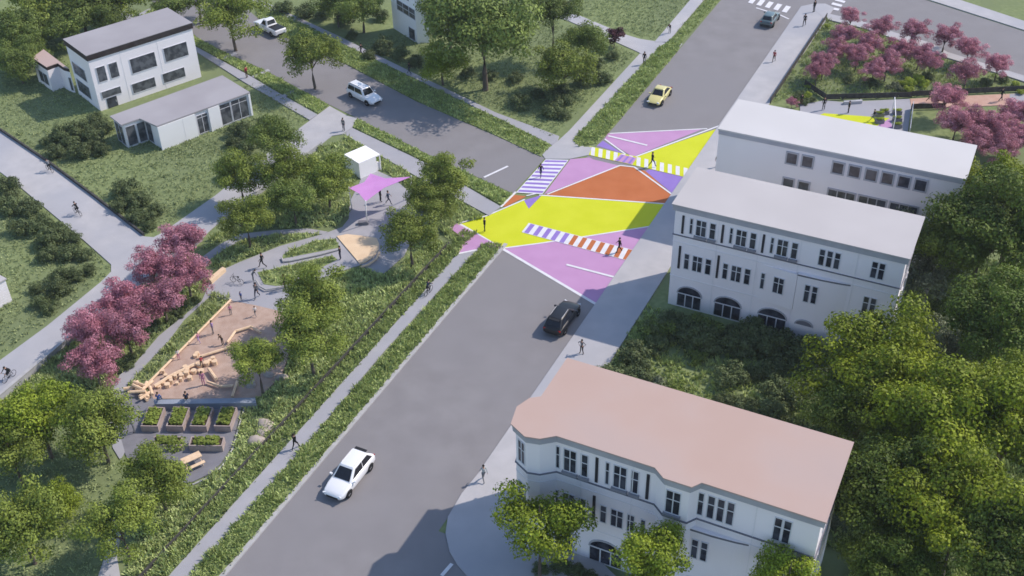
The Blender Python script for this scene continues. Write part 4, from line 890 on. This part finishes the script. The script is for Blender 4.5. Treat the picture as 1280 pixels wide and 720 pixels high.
# ------------------------------------------------------------------ vehicles
def wheel(par, x, y, r, wd):
    e = empty('wheel', (x, y, r)); e.parent = par; s_ = 1 if y > 0 else -1
    mb = MB(); n = 20; prof = [(-wd/2, r*.62), (-wd/2, r*.93), (-wd*.36, r), (wd*.36, r), (wd/2, r*.93), (wd/2, r*.62)]
    for i, (yy, rr) in enumerate(prof):
        for k in range(n): a_ = 2*math.pi*k/n; mb.v.append((rr*math.cos(a_), yy, rr*math.sin(a_)))
    for i in range(5):
        for k in range(n): a_ = i*n+k; b_ = i*n+(k+1) % n; mb.f.append((a_, b_, b_+n, a_+n)); mb.m.append(0)
    mb.build('tyre', M['tyre'], e, smooth=True)
    mb = MB(); yy = s_*(wd/2-.02)
    mb.poly([(r*.63*math.cos(2*math.pi*k/n), yy-s_*.03, r*.63*math.sin(2*math.pi*k/n)) for k in range(n)], 1)
    for k in range(5):
        a_ = 2*math.pi*k/5; d = Vector((math.cos(a_), 0, math.sin(a_))); p_ = Vector((-math.sin(a_), 0, math.cos(a_)))*.05
        mb.quad(Vector((0, yy, 0))-p_*1.3, d*r*.62+Vector((0, yy-s_*.01, 0))-p_, d*r*.62+Vector((0, yy-s_*.01, 0))+p_, Vector((0, yy, 0))+p_*1.3)
    mb.build('rim', [M['rim'], M['black']], e)
def car(name, label, cat, p_rear, p_front, paint, kind='suv', L=4.8, W=1.9):
    """+x = forward. built about the middle of the car"""
    a, b = P(*p_rear), P(*p_front); cen = (a+b)/2
    e = empty(name, (cen.x, cen.y, 0.01), math.atan2((b-a).y, (b-a).x)); tag(e, label, cat)
    h = dict(suv=1.68, wagon=1.72, beetle=1.5, pickup=1.85, hatch=1.5)[kind]
    # body stations: x fraction, half width, bottom, deck height
    if kind == 'pickup': st = [(-.5,.86,.42,.98),(-.47,.95,.32,1.06),(-.3,.97,.30,1.08),(0,.97,.30,1.08),(.17,.97,.30,1.08),(.3,.96,.32,1.06),(.44,.92,.34,.98),(.5,.80,.42,.82)]
    elif kind == 'beetle': st = [(-.5,.66,.38,.58),(-.46,.82,.26,.74),(-.32,.92,.24,.88),(-.1,.94,.24,.93),(.15,.93,.24,.92),(.32,.90,.25,.84),(.45,.78,.28,.66),(.5,.62,.38,.52)]
    else: st = [(-.5,.78,.42,.82),(-.475,.90,.32,.98),(-.33,.96,.28,1.03),(-.1,.97,.27,1.0),(.15,.97,.27,.97),(.32,.95,.28,.90),(.44,.88,.30,.80),(.485,.76,.34,.68),(.5,.66,.42,.58)]
    mb = MB(); K = 11
    for fx, hw, zb, zd in st:
        hw *= W/2/.97*.99; zm = zb+(zd-zb)*.5
        sec = [(-hw*.80, zb), (-hw*.97, zb+.08), (-hw, zm), (-hw*.965, zd-.09), (-hw*.86, zd-.015), (0, zd+.025), (hw*.86, zd-.015), (hw*.965, zd-.09), (hw, zm), (hw*.97, zb+.08), (hw*.80, zb)]
        mb.v += [(fx*L, y, z) for y, z in sec]
    for i in range(len(st)-1):
        for k in range(K):
            a_ = i*K+k; b_ = i*K+(k+1) % K; mb.f.append((a_, b_, b_+K, a_+K)); mb.m.append(0)
    mb.f.append(tuple(range(K-1, -1, -1))); mb.m.append(0); n0 = (len(st)-1)*K; mb.f.append(tuple(n0+k for k in range(K))); mb.m.append(0)
    # greenhouse stations
    gh = dict(suv=(-.485,-.35,.04,.215), wagon=(-.485,-.44,.09,.20), beetle=(-.40,-.16,.06,.20), pickup=(-.12,-.08,.07,.18), hatch=(-.45,-.33,.04,.20))[kind]
    x0, x1, x2, x3 = [t*L for t in gh]; wb_, wt = W*.43, W*.34; zb = {'beetle': .86, 'pickup': 1.04}.get(kind, .95); zr = h
    rings = []
    base = [(x0, -wb_*.92), (x3, -wb_*.92), (x3, wb_*.92), (x0, wb_*.92)]
    def ring(t):  # 0 at the belt, 1 at the roof
        xr = x0+(x1-x0)*t; xf = x3+(x2-x3)*t; wy = wb_+(wt-wb_)*t; z = zb+(zr-.07-zb)*t
        return [(xr, -wy*.9, z), (xr+.12, -wy, z), (xf-.15, -wy, z), (xf, -wy*.88, z), (xf, wy*.88, z), (xf-.15, wy, z), (xr+.12, wy, z), (xr, wy*.9, z)]
    r0, r1, r2 = ring(0), ring(1), [(x*.93+(x1+x2)/2*.07, y*.88, z+.07) for x, y, z in ring(1)]
    n1 = len(mb.v); mb.v += r0+r1+r2
    for q in (0, 8):
        for k in range(8): mb.f.append((n1+q+k, n1+q+(k+1) % 8, n1+q+8+(k+1) % 8, n1+q+8+k)); mb.m.append(0)
    mb.f.append(tuple(n1+16+k for k in range(8))); mb.m.append(0)
    for sx in (-.31, .31):     # wheel arches, dark
        for sy in (-1, 1):
            rr = .40; cx = sx*L; n_ = 12; y_ = sy*(W/2*.995+.004)
            mb.poly([(cx+rr*math.cos(t*math.pi/n_), y_, .36+rr*math.sin(t*math.pi/n_)) for t in range(n_+1)], 1)
    body = mb.build('body', [paint, M['black']], e)
    md = body.modifiers.new('bev', 'BEVEL'); md.width = .035; md.segments = 2; md.limit_method = 'ANGLE'; md.angle_limit = .5
    for pl in body.data.polygons: pl.use_smooth = True
    def pane(nm, pts, parent=e, m='cglass', off=.014):
        p0, p1, p2 = Vector(pts[0]), Vector(pts[1]), Vector(pts[2]); n_ = (p1-p0).cross(p2-p0).normalized(); c_ = sum((Vector(q) for q in pts), Vector())/len(pts)
        if n_.dot(c_-Vector(((x0+x3)/2, 0, .9))) < 0: n_ = -n_
        g_ = MB(); g_.poly([Vector(q)+n_*off for q in pts]); return g_.build(nm, M[m], parent)
    def lerp(i, t, t2=None): A = Vector(r0[i]); B = Vector(r1[i]); return A.lerp(B, t)
    lo, hi = .08, .94
    pane('windscreen', [lerp(3, lo).lerp(lerp(4, lo), .03), lerp(4, lo).lerp(lerp(3, lo), .03), lerp(4, hi).lerp(lerp(3, hi), .04), lerp(3, hi).lerp(lerp(4, hi), .04)])
    pane('rear_window', [lerp(7, .25).lerp(lerp(0, .25), .06), lerp(0, .25).lerp(lerp(7, .25), .06), lerp(0, hi).lerp(lerp(7, hi), .06), lerp(7, hi).lerp(lerp(0, hi), .06)])
    for i0, i1 in ((1, 2), (6, 5)):
        sp_ = [(.04, .47), (.50, .97)] if kind != 'pickup' else [(.08, .95)]
        for t0, t1 in sp_:
            pane('side_window', [lerp(i0, .14).lerp(lerp(i1, .14), t0), lerp(i0, .14).lerp(lerp(i1, .14), t1), lerp(i0, .9).lerp(lerp(i1, .9), t1), lerp(i0, .9).lerp(lerp(i1, .9), t0)])
    for sx in (-.31, .31):
        for sy in (-1, 1): wheel(e, sx*L, sy*(W/2-.11), .36, .25)
    zf = .62 if kind not in ('pickup',) else .78
    for sy in (-1, 1):
        m_ = MB(); m_.box((L*.478, sy*W*.33, zf+.02), (.10, W*.17, .12), rz=-sy*.45); m_.build('headlight', M['lamp'], e)
        m_ = MB(); m_.box((-L*.486, sy*W*.36, .86 if kind != 'beetle' else .66), (.09, W*.14, .13), rz=sy*.35); m_.build('tail_light', M['red'], e)
        m_ = MB(); m_.box((x3-.25, sy*(W/2+.07), zb+.08), (.14, .2, .13)); m_.build('mirror', paint, e)
    m_ = MB(); m_.box((L*.497, 0, .47), (.05, W*.52, .17)); m_.build('grille', M['black'], e)
    m_ = MB(); m_.box((-L*.497, 0, .46), (.05, W*.6, .12)); m_.build('rear_bumper', M['black'], e)
    if kind == 'pickup':
        m_ = MB(); m_.box((-L*.31, 0, 1.108), (L*.33, W*.78, .012)); m_.build('cargo_bed', M['black'], e)
    if kind in ('suv', 'wagon'):
        for sy in (-1, 1):
            m_ = MB(); m_.tube([(x1+.2, sy*wt*.86, zr+.03), (x2-.25, sy*wt*.86, zr+.03)], .022, seg=5); m_.build('roof_rail', M['black' if kind == 'wagon' else 'steel'], e)
    if kind == 'suv':
        m_ = MB(); m_.box((x1-.12, 0, zr-.06), (.3, wt*1.5, .04)); m_.build('spoiler', M['black'], e)
    return e
def carlen(name, label, cat, c, d, paint, kind, L, W):
    """c: pixel of the middle of the footprint, d: pixel direction point towards the nose"""
    a = P(*c); t = (P(*d)-a).normalized(); r_ = a-t; f_ = a+t
    e = car(name, label, cat, (0, 0), (1, 1), paint, kind, L, W); e.location = (a.x, a.y, .012); e.rotation_euler.z = math.atan2(t.y, t.x); e.scale = (1.1, 1.1, 1.1); return e
nose = lambda a, b, s: None
def adir(c, s):   # heading along the main road: s=+1 away from the camera
    v = P(*c)+AV*s*3; w_ = v-Vector((0, 0, CAM_H)); d = w_.dot(FW); return (640+LENS_F*w_.dot(RT)/d, 360-LENS_F*w_.dot(UP)/d)
carlen('suv_car', 'white coupe style SUV driving towards the camera on the empty lower main road', 'car', (437.5,600), adir((437.5,600), -1), M['c_white'], 'suv', 4.9, 1.98)
carlen('suv_car', 'black SUV seen from behind on the main road below the painted intersection', 'car', (703,403), adir((703,403), 1), M['c_black'], 'suv', 4.8, 1.95).rotation_euler.z += 0
c5 = carlen('compact_car', 'pale yellow rounded car on the main road above the painted intersection', 'car', (824,124), adir((824,124), -1), M['c_yellow'], 'beetle', 4.7, 1.9)
carlen('station_wagon', 'white station wagon on the side street', 'car', (456,124), (470,131), M['c_white'], 'wagon', 5.0, 1.95)
carlen('pickup_truck', 'white pickup truck at the upper end of the side street', 'truck', (338,39), (320,30), M['c_white'], 'pickup', 5.4, 2.0)
carlen('hatchback_car', 'dark teal hatchback waiting at the far crosswalk', 'car', (962,28), adir((962,28), 1), M['c_teal'], 'hatch', 4.4, 1.85)

# ------------------------------------------------------------------ people
def build_person_mesh(pose, pname):
    J = {k: Vector(v) for k, v in pose.items()}; mb = MB(); bmv = None
    R_ = dict(pelvis=.13, spine=.125, chest=.15, neck=.055, head=.095, crown=.075, sh=.065, el=.045, wr=.032, ha=.036, hip=.09, kn=.062, an=.042, to=.042)
    rr = lambda n: R_[n] if n in R_ else R_[n[:-1]]
    # metaball-like union through a voxel remesh of overlapping tapered limbs gives ONE continuous surface
    def limb(*js): mb.tube([J[j] for j in js], [rr(j) for j in js], seg=8)
    limb('pelvis', 'spine', 'chest', 'neck'); limb('neck', 'head', 'crown')
    for s_ in 'LR':
        limb('chest', 'sh'+s_, 'el'+s_, 'wr'+s_, 'ha'+s_); limb('pelvis', 'hip'+s_, 'kn'+s_, 'an'+s_); limb('an'+s_, 'to'+s_)
        # fingers and thumb
        h_ = J['ha'+s_]; d = (J['ha'+s_]-J['wr'+s_]).normalized(); sd_ = d.cross(Vector((1, 0, 0)));
        if sd_.length < .1: sd_ = Vector((0, 1, 0))
        sd_.normalize()
        for k in range(4): b_ = h_+sd_*(k-1.5)*.02; mb.tube([b_, b_+d*.05, b_+d*(.085 if k in (1, 2) else .07)+Vector((0, 0, -.005))], [.011, .010, .008], seg=5)
        mb.tube([h_-d*.03+sd_*.03, h_+sd_*.055+d*.02], [.012, .009], seg=5)
    mb.tube([J['head']+Vector((0, .085, -.0)), J['head']+Vector((0, .115, -.02))], [.02, .016], seg=5)   # nose
    for s_ in (-1, 1): mb.tube([J['head']+Vector((s_*.085, 0, .02)), J['head']+Vector((s_*.10, -.01, -.02))], [.02, .015], seg=5)
    me = bpy.data.meshes.new('pm'); me.from_pydata(mb.v, [], mb.f); o = bpy.data.objects.new('pm', me); COL.objects.link(o)
    md = o.modifiers.new('r', 'REMESH'); md.mode = 'VOXEL'; md.voxel_size = .024; md.use_smooth_shade = True
    dg = bpy.context.evaluated_depsgraph_get(); ev = o.evaluated_get(dg); res = bpy.data.meshes.new_from_object(ev)
    bpy.data.objects.remove(o)
    reg = dict(pelvis=2, spine=1, chest=1, neck=0, head=0, crown=0, sh=1, el=1, wr=0, ha=0, hip=2, kn=2, an=2, to=3)
    names = list(J); pts = np.array([J[n] for n in names]); extra = []
    mids = [('hipL','knL',2),('hipR','knR',2),('knL','anL',2),('knR','anR',2),('shL','elL',1),('shR','elR',1),('elL','wrL',1),('elR','wrR',1)]
    P_ = [pts]; ids = [reg[n] if n in reg else reg[n[:-1]] for n in names]
    for a_, b_, g_ in mids:
        for t in (.3, .6): P_.append(np.array([J[a_].lerp(J[b_], t)])); ids.append(g_)
    pts = np.concatenate(P_); ids = np.array(ids)
    cen = np.array([p.center[:] for p in res.polygons]); d = ((cen[:, None, :]-pts[None])**2).sum(2)
    res.polygons.foreach_set('material_index', ids[d.argmin(1)].astype(np.int32)); res.polygons.foreach_set('use_smooth', [True]*len(res.polygons))
    # hair cap
    hb = MB(); hc = J['head']+Vector((0, -.02, .045)); seg = 10
    for i in range(5):
        t = i/4*math.pi/2
        for k in range(seg): a_ = 2*math.pi*k/seg; hb.v.append((hc.x+.105*math.cos(a_)*math.cos(t), hc.y+.115*math.sin(a_)*math.cos(t)-.01, hc.z-.02+.115*math.sin(t)))
    for i in range(4):
        for k in range(seg): a_ = i*seg+k; b_ = i*seg+(k+1) % seg; hb.f.append((a_, b_, b_+seg, a_+seg)); hb.m.append(0)
    hm = bpy.data.meshes.new('hair'); hm.from_pydata(hb.v, [], hb.f); hm.polygons.foreach_set('use_smooth', [True]*len(hb.f))
    PID[pname] = ids[d.argmin(1)].astype(np.int32)
    return res, hm
PID = {}
S0 = dict(pelvis=(0,0,.95), spine=(0,0,1.13), chest=(0,.0,1.33), neck=(0,.0,1.50), head=(0,.02,1.62), crown=(0,.01,1.69), shL=(-.18,0,1.42), elL=(-.24,-.02,1.14), wrL=(-.25,.05,.91), haL=(-.25,.07,.84), shR=(.18,0,1.42), elR=(.24,-.02,1.14), wrR=(.25,.05,.91), haR=(.25,.07,.84), hipL=(-.095,0,.9), knL=(-.10,.02,.5), anL=(-.105,-.02,.08), toL=(-.12,.13,.045), hipR=(.095,0,.9), knR=(.10,.02,.5), anR=(.105,-.02,.08), toR=(.12,.13,.045))
def pz(**k): d = dict(S0); d.update(k); return d
POSE = dict(
 stand=pz(),
 walk=pz(elL=(-.24,.08,1.16), wrL=(-.23,.26,.98), haL=(-.22,.31,.93), elR=(.24,-.14,1.15), wrR=(.25,-.18,.91), haR=(.25,-.18,.84), knL=(-.10,-.06,.50), anL=(-.10,-.36,.16), toL=(-.11,-.28,.05), knR=(.10,.22,.53), anR=(.10,.33,.10), toR=(.11,.47,.06)),
 stride=pz(elL=(-.24,-.14,1.15), wrL=(-.25,-.16,.91), haL=(-.25,-.16,.84), elR=(.24,.10,1.17), wrR=(.23,.28,1.0), haR=(.22,.33,.96), knR=(.10,-.04,.50), anR=(.10,-.28,.13), toR=(.11,-.18,.045), knL=(-.10,.18,.51), anL=(-.10,.26,.09), toL=(-.11,.40,.05)),
 akimbo=pz(elL=(-.40,-.06,1.20), wrL=(-.24,.06,1.02), haL=(-.18,.09,1.0), elR=(.40,-.06,1.20), wrR=(.24,.06,1.02), haR=(.18,.09,1.0), anL=(-.17,-.02,.08), toL=(-.2,.13,.045), anR=(.17,-.02,.08), toR=(.2,.13,.045)),
 sit=pz(pelvis=(0,0,.50), spine=(0,.03,.68), chest=(0,.05,.88), neck=(0,.06,1.05), head=(0,.09,1.17), crown=(0,.08,1.24), shL=(-.18,.05,.97), elL=(-.24,.10,.72), wrL=(-.16,.30,.62), haL=(-.12,.36,.60), shR=(.18,.05,.97), elR=(.24,.10,.72), wrR=(.16,.30,.62), haR=(.12,.36,.60), hipL=(-.1,.02,.48), knL=(-.12,.44,.50), anL=(-.12,.46,.08), toL=(-.13,.60,.045), hipR=(.1,.02,.48), knR=(.12,.44,.50), anR=(.12,.46,.08), toR=(.13,.60,.045)),
 bend=pz(spine=(0,.09,1.08), chest=(0,.24,1.22), neck=(0,.35,1.32), head=(0,.44,1.38), crown=(0,.49,1.43), shL=(-.18,.27,1.27), elL=(-.22,.34,1.0), wrL=(-.2,.42,.78), haL=(-.19,.44,.71), shR=(.18,.27,1.27), elR=(.22,.34,1.0), wrR=(.2,.42,.78), haR=(.19,.44,.71)),
 ride=pz(pelvis=(0,-.22,1.0), spine=(0,-.10,1.16), chest=(0,.05,1.32), neck=(0,.15,1.46), head=(0,.21,1.57), crown=(0,.21,1.64), shL=(-.18,.08,1.38), elL=(-.24,.26,1.18), wrL=(-.24,.46,1.06), haL=(-.24,.52,1.05), shR=(.18,.08,1.38), elR=(.24,.26,1.18), wrR=(.24,.46,1.06), haR=(.24,.52,1.05), hipL=(-.1,-.2,.95), knL=(-.12,.14,.76), anL=(-.12,-.02,.38), toL=(-.12,.12,.33), hipR=(.1,-.2,.95), knR=(.12,.10,.62), anR=(.12,-.02,.20), toR=(.12,.12,.15)))
PM = {k: build_person_mesh(v, k) for k, v in POSE.items()}
def person(px, py, label, pose='stand', top='black', bottom='black', face=0, h=1.0, skin='skin', hair='hair', z=.1, loc=None):
    me, hm = PM[pose]; m2 = me.copy(); m2.materials.clear()
    for m_ in (M[skin], M['cl_'+top], M['cl_'+bottom], M['black']): m2.materials.append(m_)
    m2.polygons.foreach_set('material_index', PID[pose])
    o = bpy.data.objects.new('person', m2); COL.objects.link(o); o.location = loc if loc else P(px, py)+Vector((0, 0, z)); o.rotation_euler.z = math.radians(face); o.scale = (h, h, h)
    h2_ = hm.copy(); h2_.materials.clear(); h2_.materials.append(M[hair]); c_ = bpy.data.objects.new('hair', h2_); COL.objects.link(c_); c_.parent = o
    return tag(o, label, 'person', 'people')
RD = -math.degrees(YAW)      # facing along the main road, away from the camera
PL_ = [
 (370,562,'person in black walking on the left sidewalk near the vegetable beds','walk','black','black',RD,1.05),
 (606,290,'person in black standing on the yellow paint at the left corner of the intersection','stand','black','black',100,1.05),
 (727,443,'person in dark grey with hands on hips on the right sidewalk near the black SUV','akimbo','grey','black',150,1.0),
 (605,602,'person in light green top walking near the curved corner of the peach roofed building','walk','light','grey',20,1.08),
 (774,316,'person in black crossing on the purple and orange crosswalk','stride','black','black',90,1.08),
 (815,209,'person in black on the yellow crosswalk at the upper side of the intersection','walk','black','navy',-80,1.15),
 (896,210,'person in black at the edge of the yellow paint beside the far white building','stand','black','black',0,1.0),
 (676,222,'person in black walking along the purple striped crosswalk','stride','black','navy',RD+180,1.05),
 (805,81,'person in black on the far sidewalk below the paved path','stand','black','black',RD,1.1),
 (837,42,'person in dark clothes walking on the sidewalk at the top centre','bend','black','grey',RD+180,1.05),
 (967,78,'person in a red top on the wide upper right sidewalk','walk','red','brown',RD+180,1.0),
 (1005,33,'person in dark clothes walking near the far street corner','walk','black','black',RD+180,1.1),
 (1017,16,'person in black standing at the far street corner','stand','black','black',30,1.15),
 (430,164,'person in a grey top at the side street end of the promenade','stand','grey','navy',150,1.05),
 (476,253,'person in black standing under the sail canopy beside a companion','stand','black','black',-60,1.12),
 (486,256,'person in blue grey walking on the plaza right of the sail pole','walk','denim','navy',-100,1.05),
 (464,240,'person partly seen through the purple sail','stand','brown','brown',0,1.0),
 (329,335,'person in black walking on the plaza left of the long planting bed','walk','black','black',100,1.1),
 (426,325,'person in black standing at the right end of the upper plaza bed','stand','black','navy',80,1.0),
 (357,363,'person in black standing beside the lower plaza bed','stand','black','black',90,1.15),
 (322,373,'person in dark grey near the top edge of the playground','walk','grey','navy',170,1.1),
 (317,352,'person in grey bending at the curved edge of the lower bed','bend','grey','grey',-60,.9),
 (302,376,'small child in blue at the top edge of the playground','stand','blue','navy',150,.62),
 (289,394,'child in a pink top in the upper left of the playground','stand','pink','grey',200,.72),
 (320,396,'child in a white top in the upper right of the playground','walk','white','grey',40,.72),
 (267,418,'adult in a lilac top standing in the middle of the playground','stand','lilac','grey',120,.95),
 (249,429,'child in pink beside the adult in the lilac top','walk','pink','lilac',-120,.7),
 (279,432,'child in dark clothes crouching over a balance beam','bend','brown','black',60,.8),
 (224,450,'child in white near the long yellow timber edge','stand','white','pink',210,.7),
 (253,460,'child in dark red among the stepping blocks','bend','red','brown',0,.75),
 (255,482,'adult in pink standing above the grey bench wall','stand','pink','pink',180,.95),
 (169,541,'person in grey pushing forward at the left end of the planters','bend','grey','grey',100,1.0),
 (1029,138,'person in black at the upper left of the park plaza','stand','black','black',0,1.1),
 (1060,142,'person in black in the middle of the park plaza','stand','black','black',90,1.0),
 (1001,133,'person in black near the left end of the park plaza','stand','black','brown',0,1.0),
 (1091,152,'person in dark clothes beside the lime planters','walk','black','grey',60,.95),
 (1161,128,'person in brown on the peach park path','walk','brown','brown',-80,1.0),
 (1250,127,'person in black on the right end of the peach park path','stride','black','black',-80,1.1),
 (309,98,'person in dark red on the sidewalk between the two street trees','stand','red','brown',60,1.05),
 (452,69,'person in dark clothes on the far sidewalk above the white station wagon','walk','black','black',60,1.0),
 (512,93,'person in dark clothes on the far sidewalk below the tower house','walk','black','navy',60,1.0),
]
for x, y, l, ps, tp, bt, fc, h_ in PL_: person(x, y, l, ps, tp, bt, fc, h_)
person(197, 499, 'person in blue sitting at the left end of the grey bench wall', 'sit', 'blue', 'denim', 0, 1.0, loc=P(199,503,.75)+Vector((0,0,-.42+.75-.75+.32)))
person(234, 499, 'person in navy sitting in the middle of the grey bench wall', 'sit', 'navy', 'brown', 20, 1.0, loc=P(234,502,.75)+Vector((0,0,-.42+.32)))
def bicycle(px, py, face, label, z=.1):
    e = empty('bicycle', P(px, py)+Vector((0, 0, z)), math.radians(face)); tag(e, label, 'bicycle')
    for y in (-.52, .52):
        mb = MB(); n, k_ = 20, 5; r = .33
        for i in range(n):
            a_ = 2*math.pi*i/n
            for k in range(k_): b_ = 2*math.pi*k/k_; q = r+.022*math.cos(b_); mb.v.append((.022*math.sin(b_), y+q*math.cos(a_), .35+q*math.sin(a_)))
        for i in range(n):
            for k in range(k_): mb.f.append((i*k_+k, i*k_+(k+1) % k_, ((i+1) % n)*k_+(k+1) % k_, ((i+1) % n)*k_+k)); mb.m.append(0)
        w_ = mb.build('wheel', M['tyre'], e, smooth=True); hb = MB(); hb.tube([(-.05, y, .35), (.05, y, .35)], .03, seg=6)
        for k in range(4): a_ = k*math.pi/4; hb.tube([(0, y-.32*math.cos(a_), .35-.32*math.sin(a_)), (0, y+.32*math.cos(a_), .35+.32*math.sin(a_))], .006, seg=3)
        hb.build('spokes', M['steel'], w_)
    mb = MB(); bb_ = (0, -.05, .33); st_ = (0, -.20, .82); hd_ = (0, .38, .85); ax, fx = (0, -.52, .35), (0, .52, .35)
    for a_, b_ in ((bb_, st_), (bb_, hd_), (st_, hd_), (ax, bb_), (ax, st_), (fx, hd_), (hd_, (0, .36, 1.0))): mb.tube([a_, b_], .022, seg=5)
    mb.build('frame', M['black'], e); mb = MB(); mb.tube([(-.26, .46, 1.03), (0, .40, 1.0), (.26, .46, 1.03)], .018, seg=5); mb.build('handlebar', M['black'], e)
    mb = MB(); mb.box((0, -.22, .88), (.14, .26, .06)); mb.build('saddle', M['black'], e)
    return e
BK = [(98,269,50,'black','cyclist in black riding down the middle of the promenade','bicycle ridden down the middle of the promenade'),(63,215,50,'grey','cyclist in grey at the upper edge of the promenade','bicycle at the upper edge of the promenade'),(13,475,RD+180,'black','cyclist in black at the lower left end of the promenade','bicycle at the lower left end of the promenade'),(536,368,RD,'navy','cyclist in navy on the left sidewalk below the intersection','bicycle on the left sidewalk below the intersection')]
for x, y, f_, t_, l1, l2 in BK:
    bicycle(x, y, f_, l2); person(x, y, l1, 'ride', t_, 'black', f_, 1.0)
bicycle(297, 355, 65, 'bicycle parked on the plaza left of the lower bed')

# ------------------------------------------------------------------ haze
hz = MB(); hz.prism([(-900, -200), (900, -160), (900, 1500), (-900, 1500)], -1.2, 78, bottom=True)
hm = bpy.data.materials.new('haze'); hm.use_nodes = True; hn = hm.node_tree; hn.nodes.clear()
ho = hn.nodes.new('ShaderNodeOutputMaterial'); pv = hn.nodes.new('ShaderNodeVolumePrincipled')
pv.inputs['Color'].default_value = (.86, .90, 1, 1); pv.inputs['Density'].default_value = .00016; pv.inputs['Anisotropy'].default_value = .2
hn.links.new(pv.outputs[0], ho.inputs['Volume'])
tag(hz.build('haze', hm), kind='stuff')
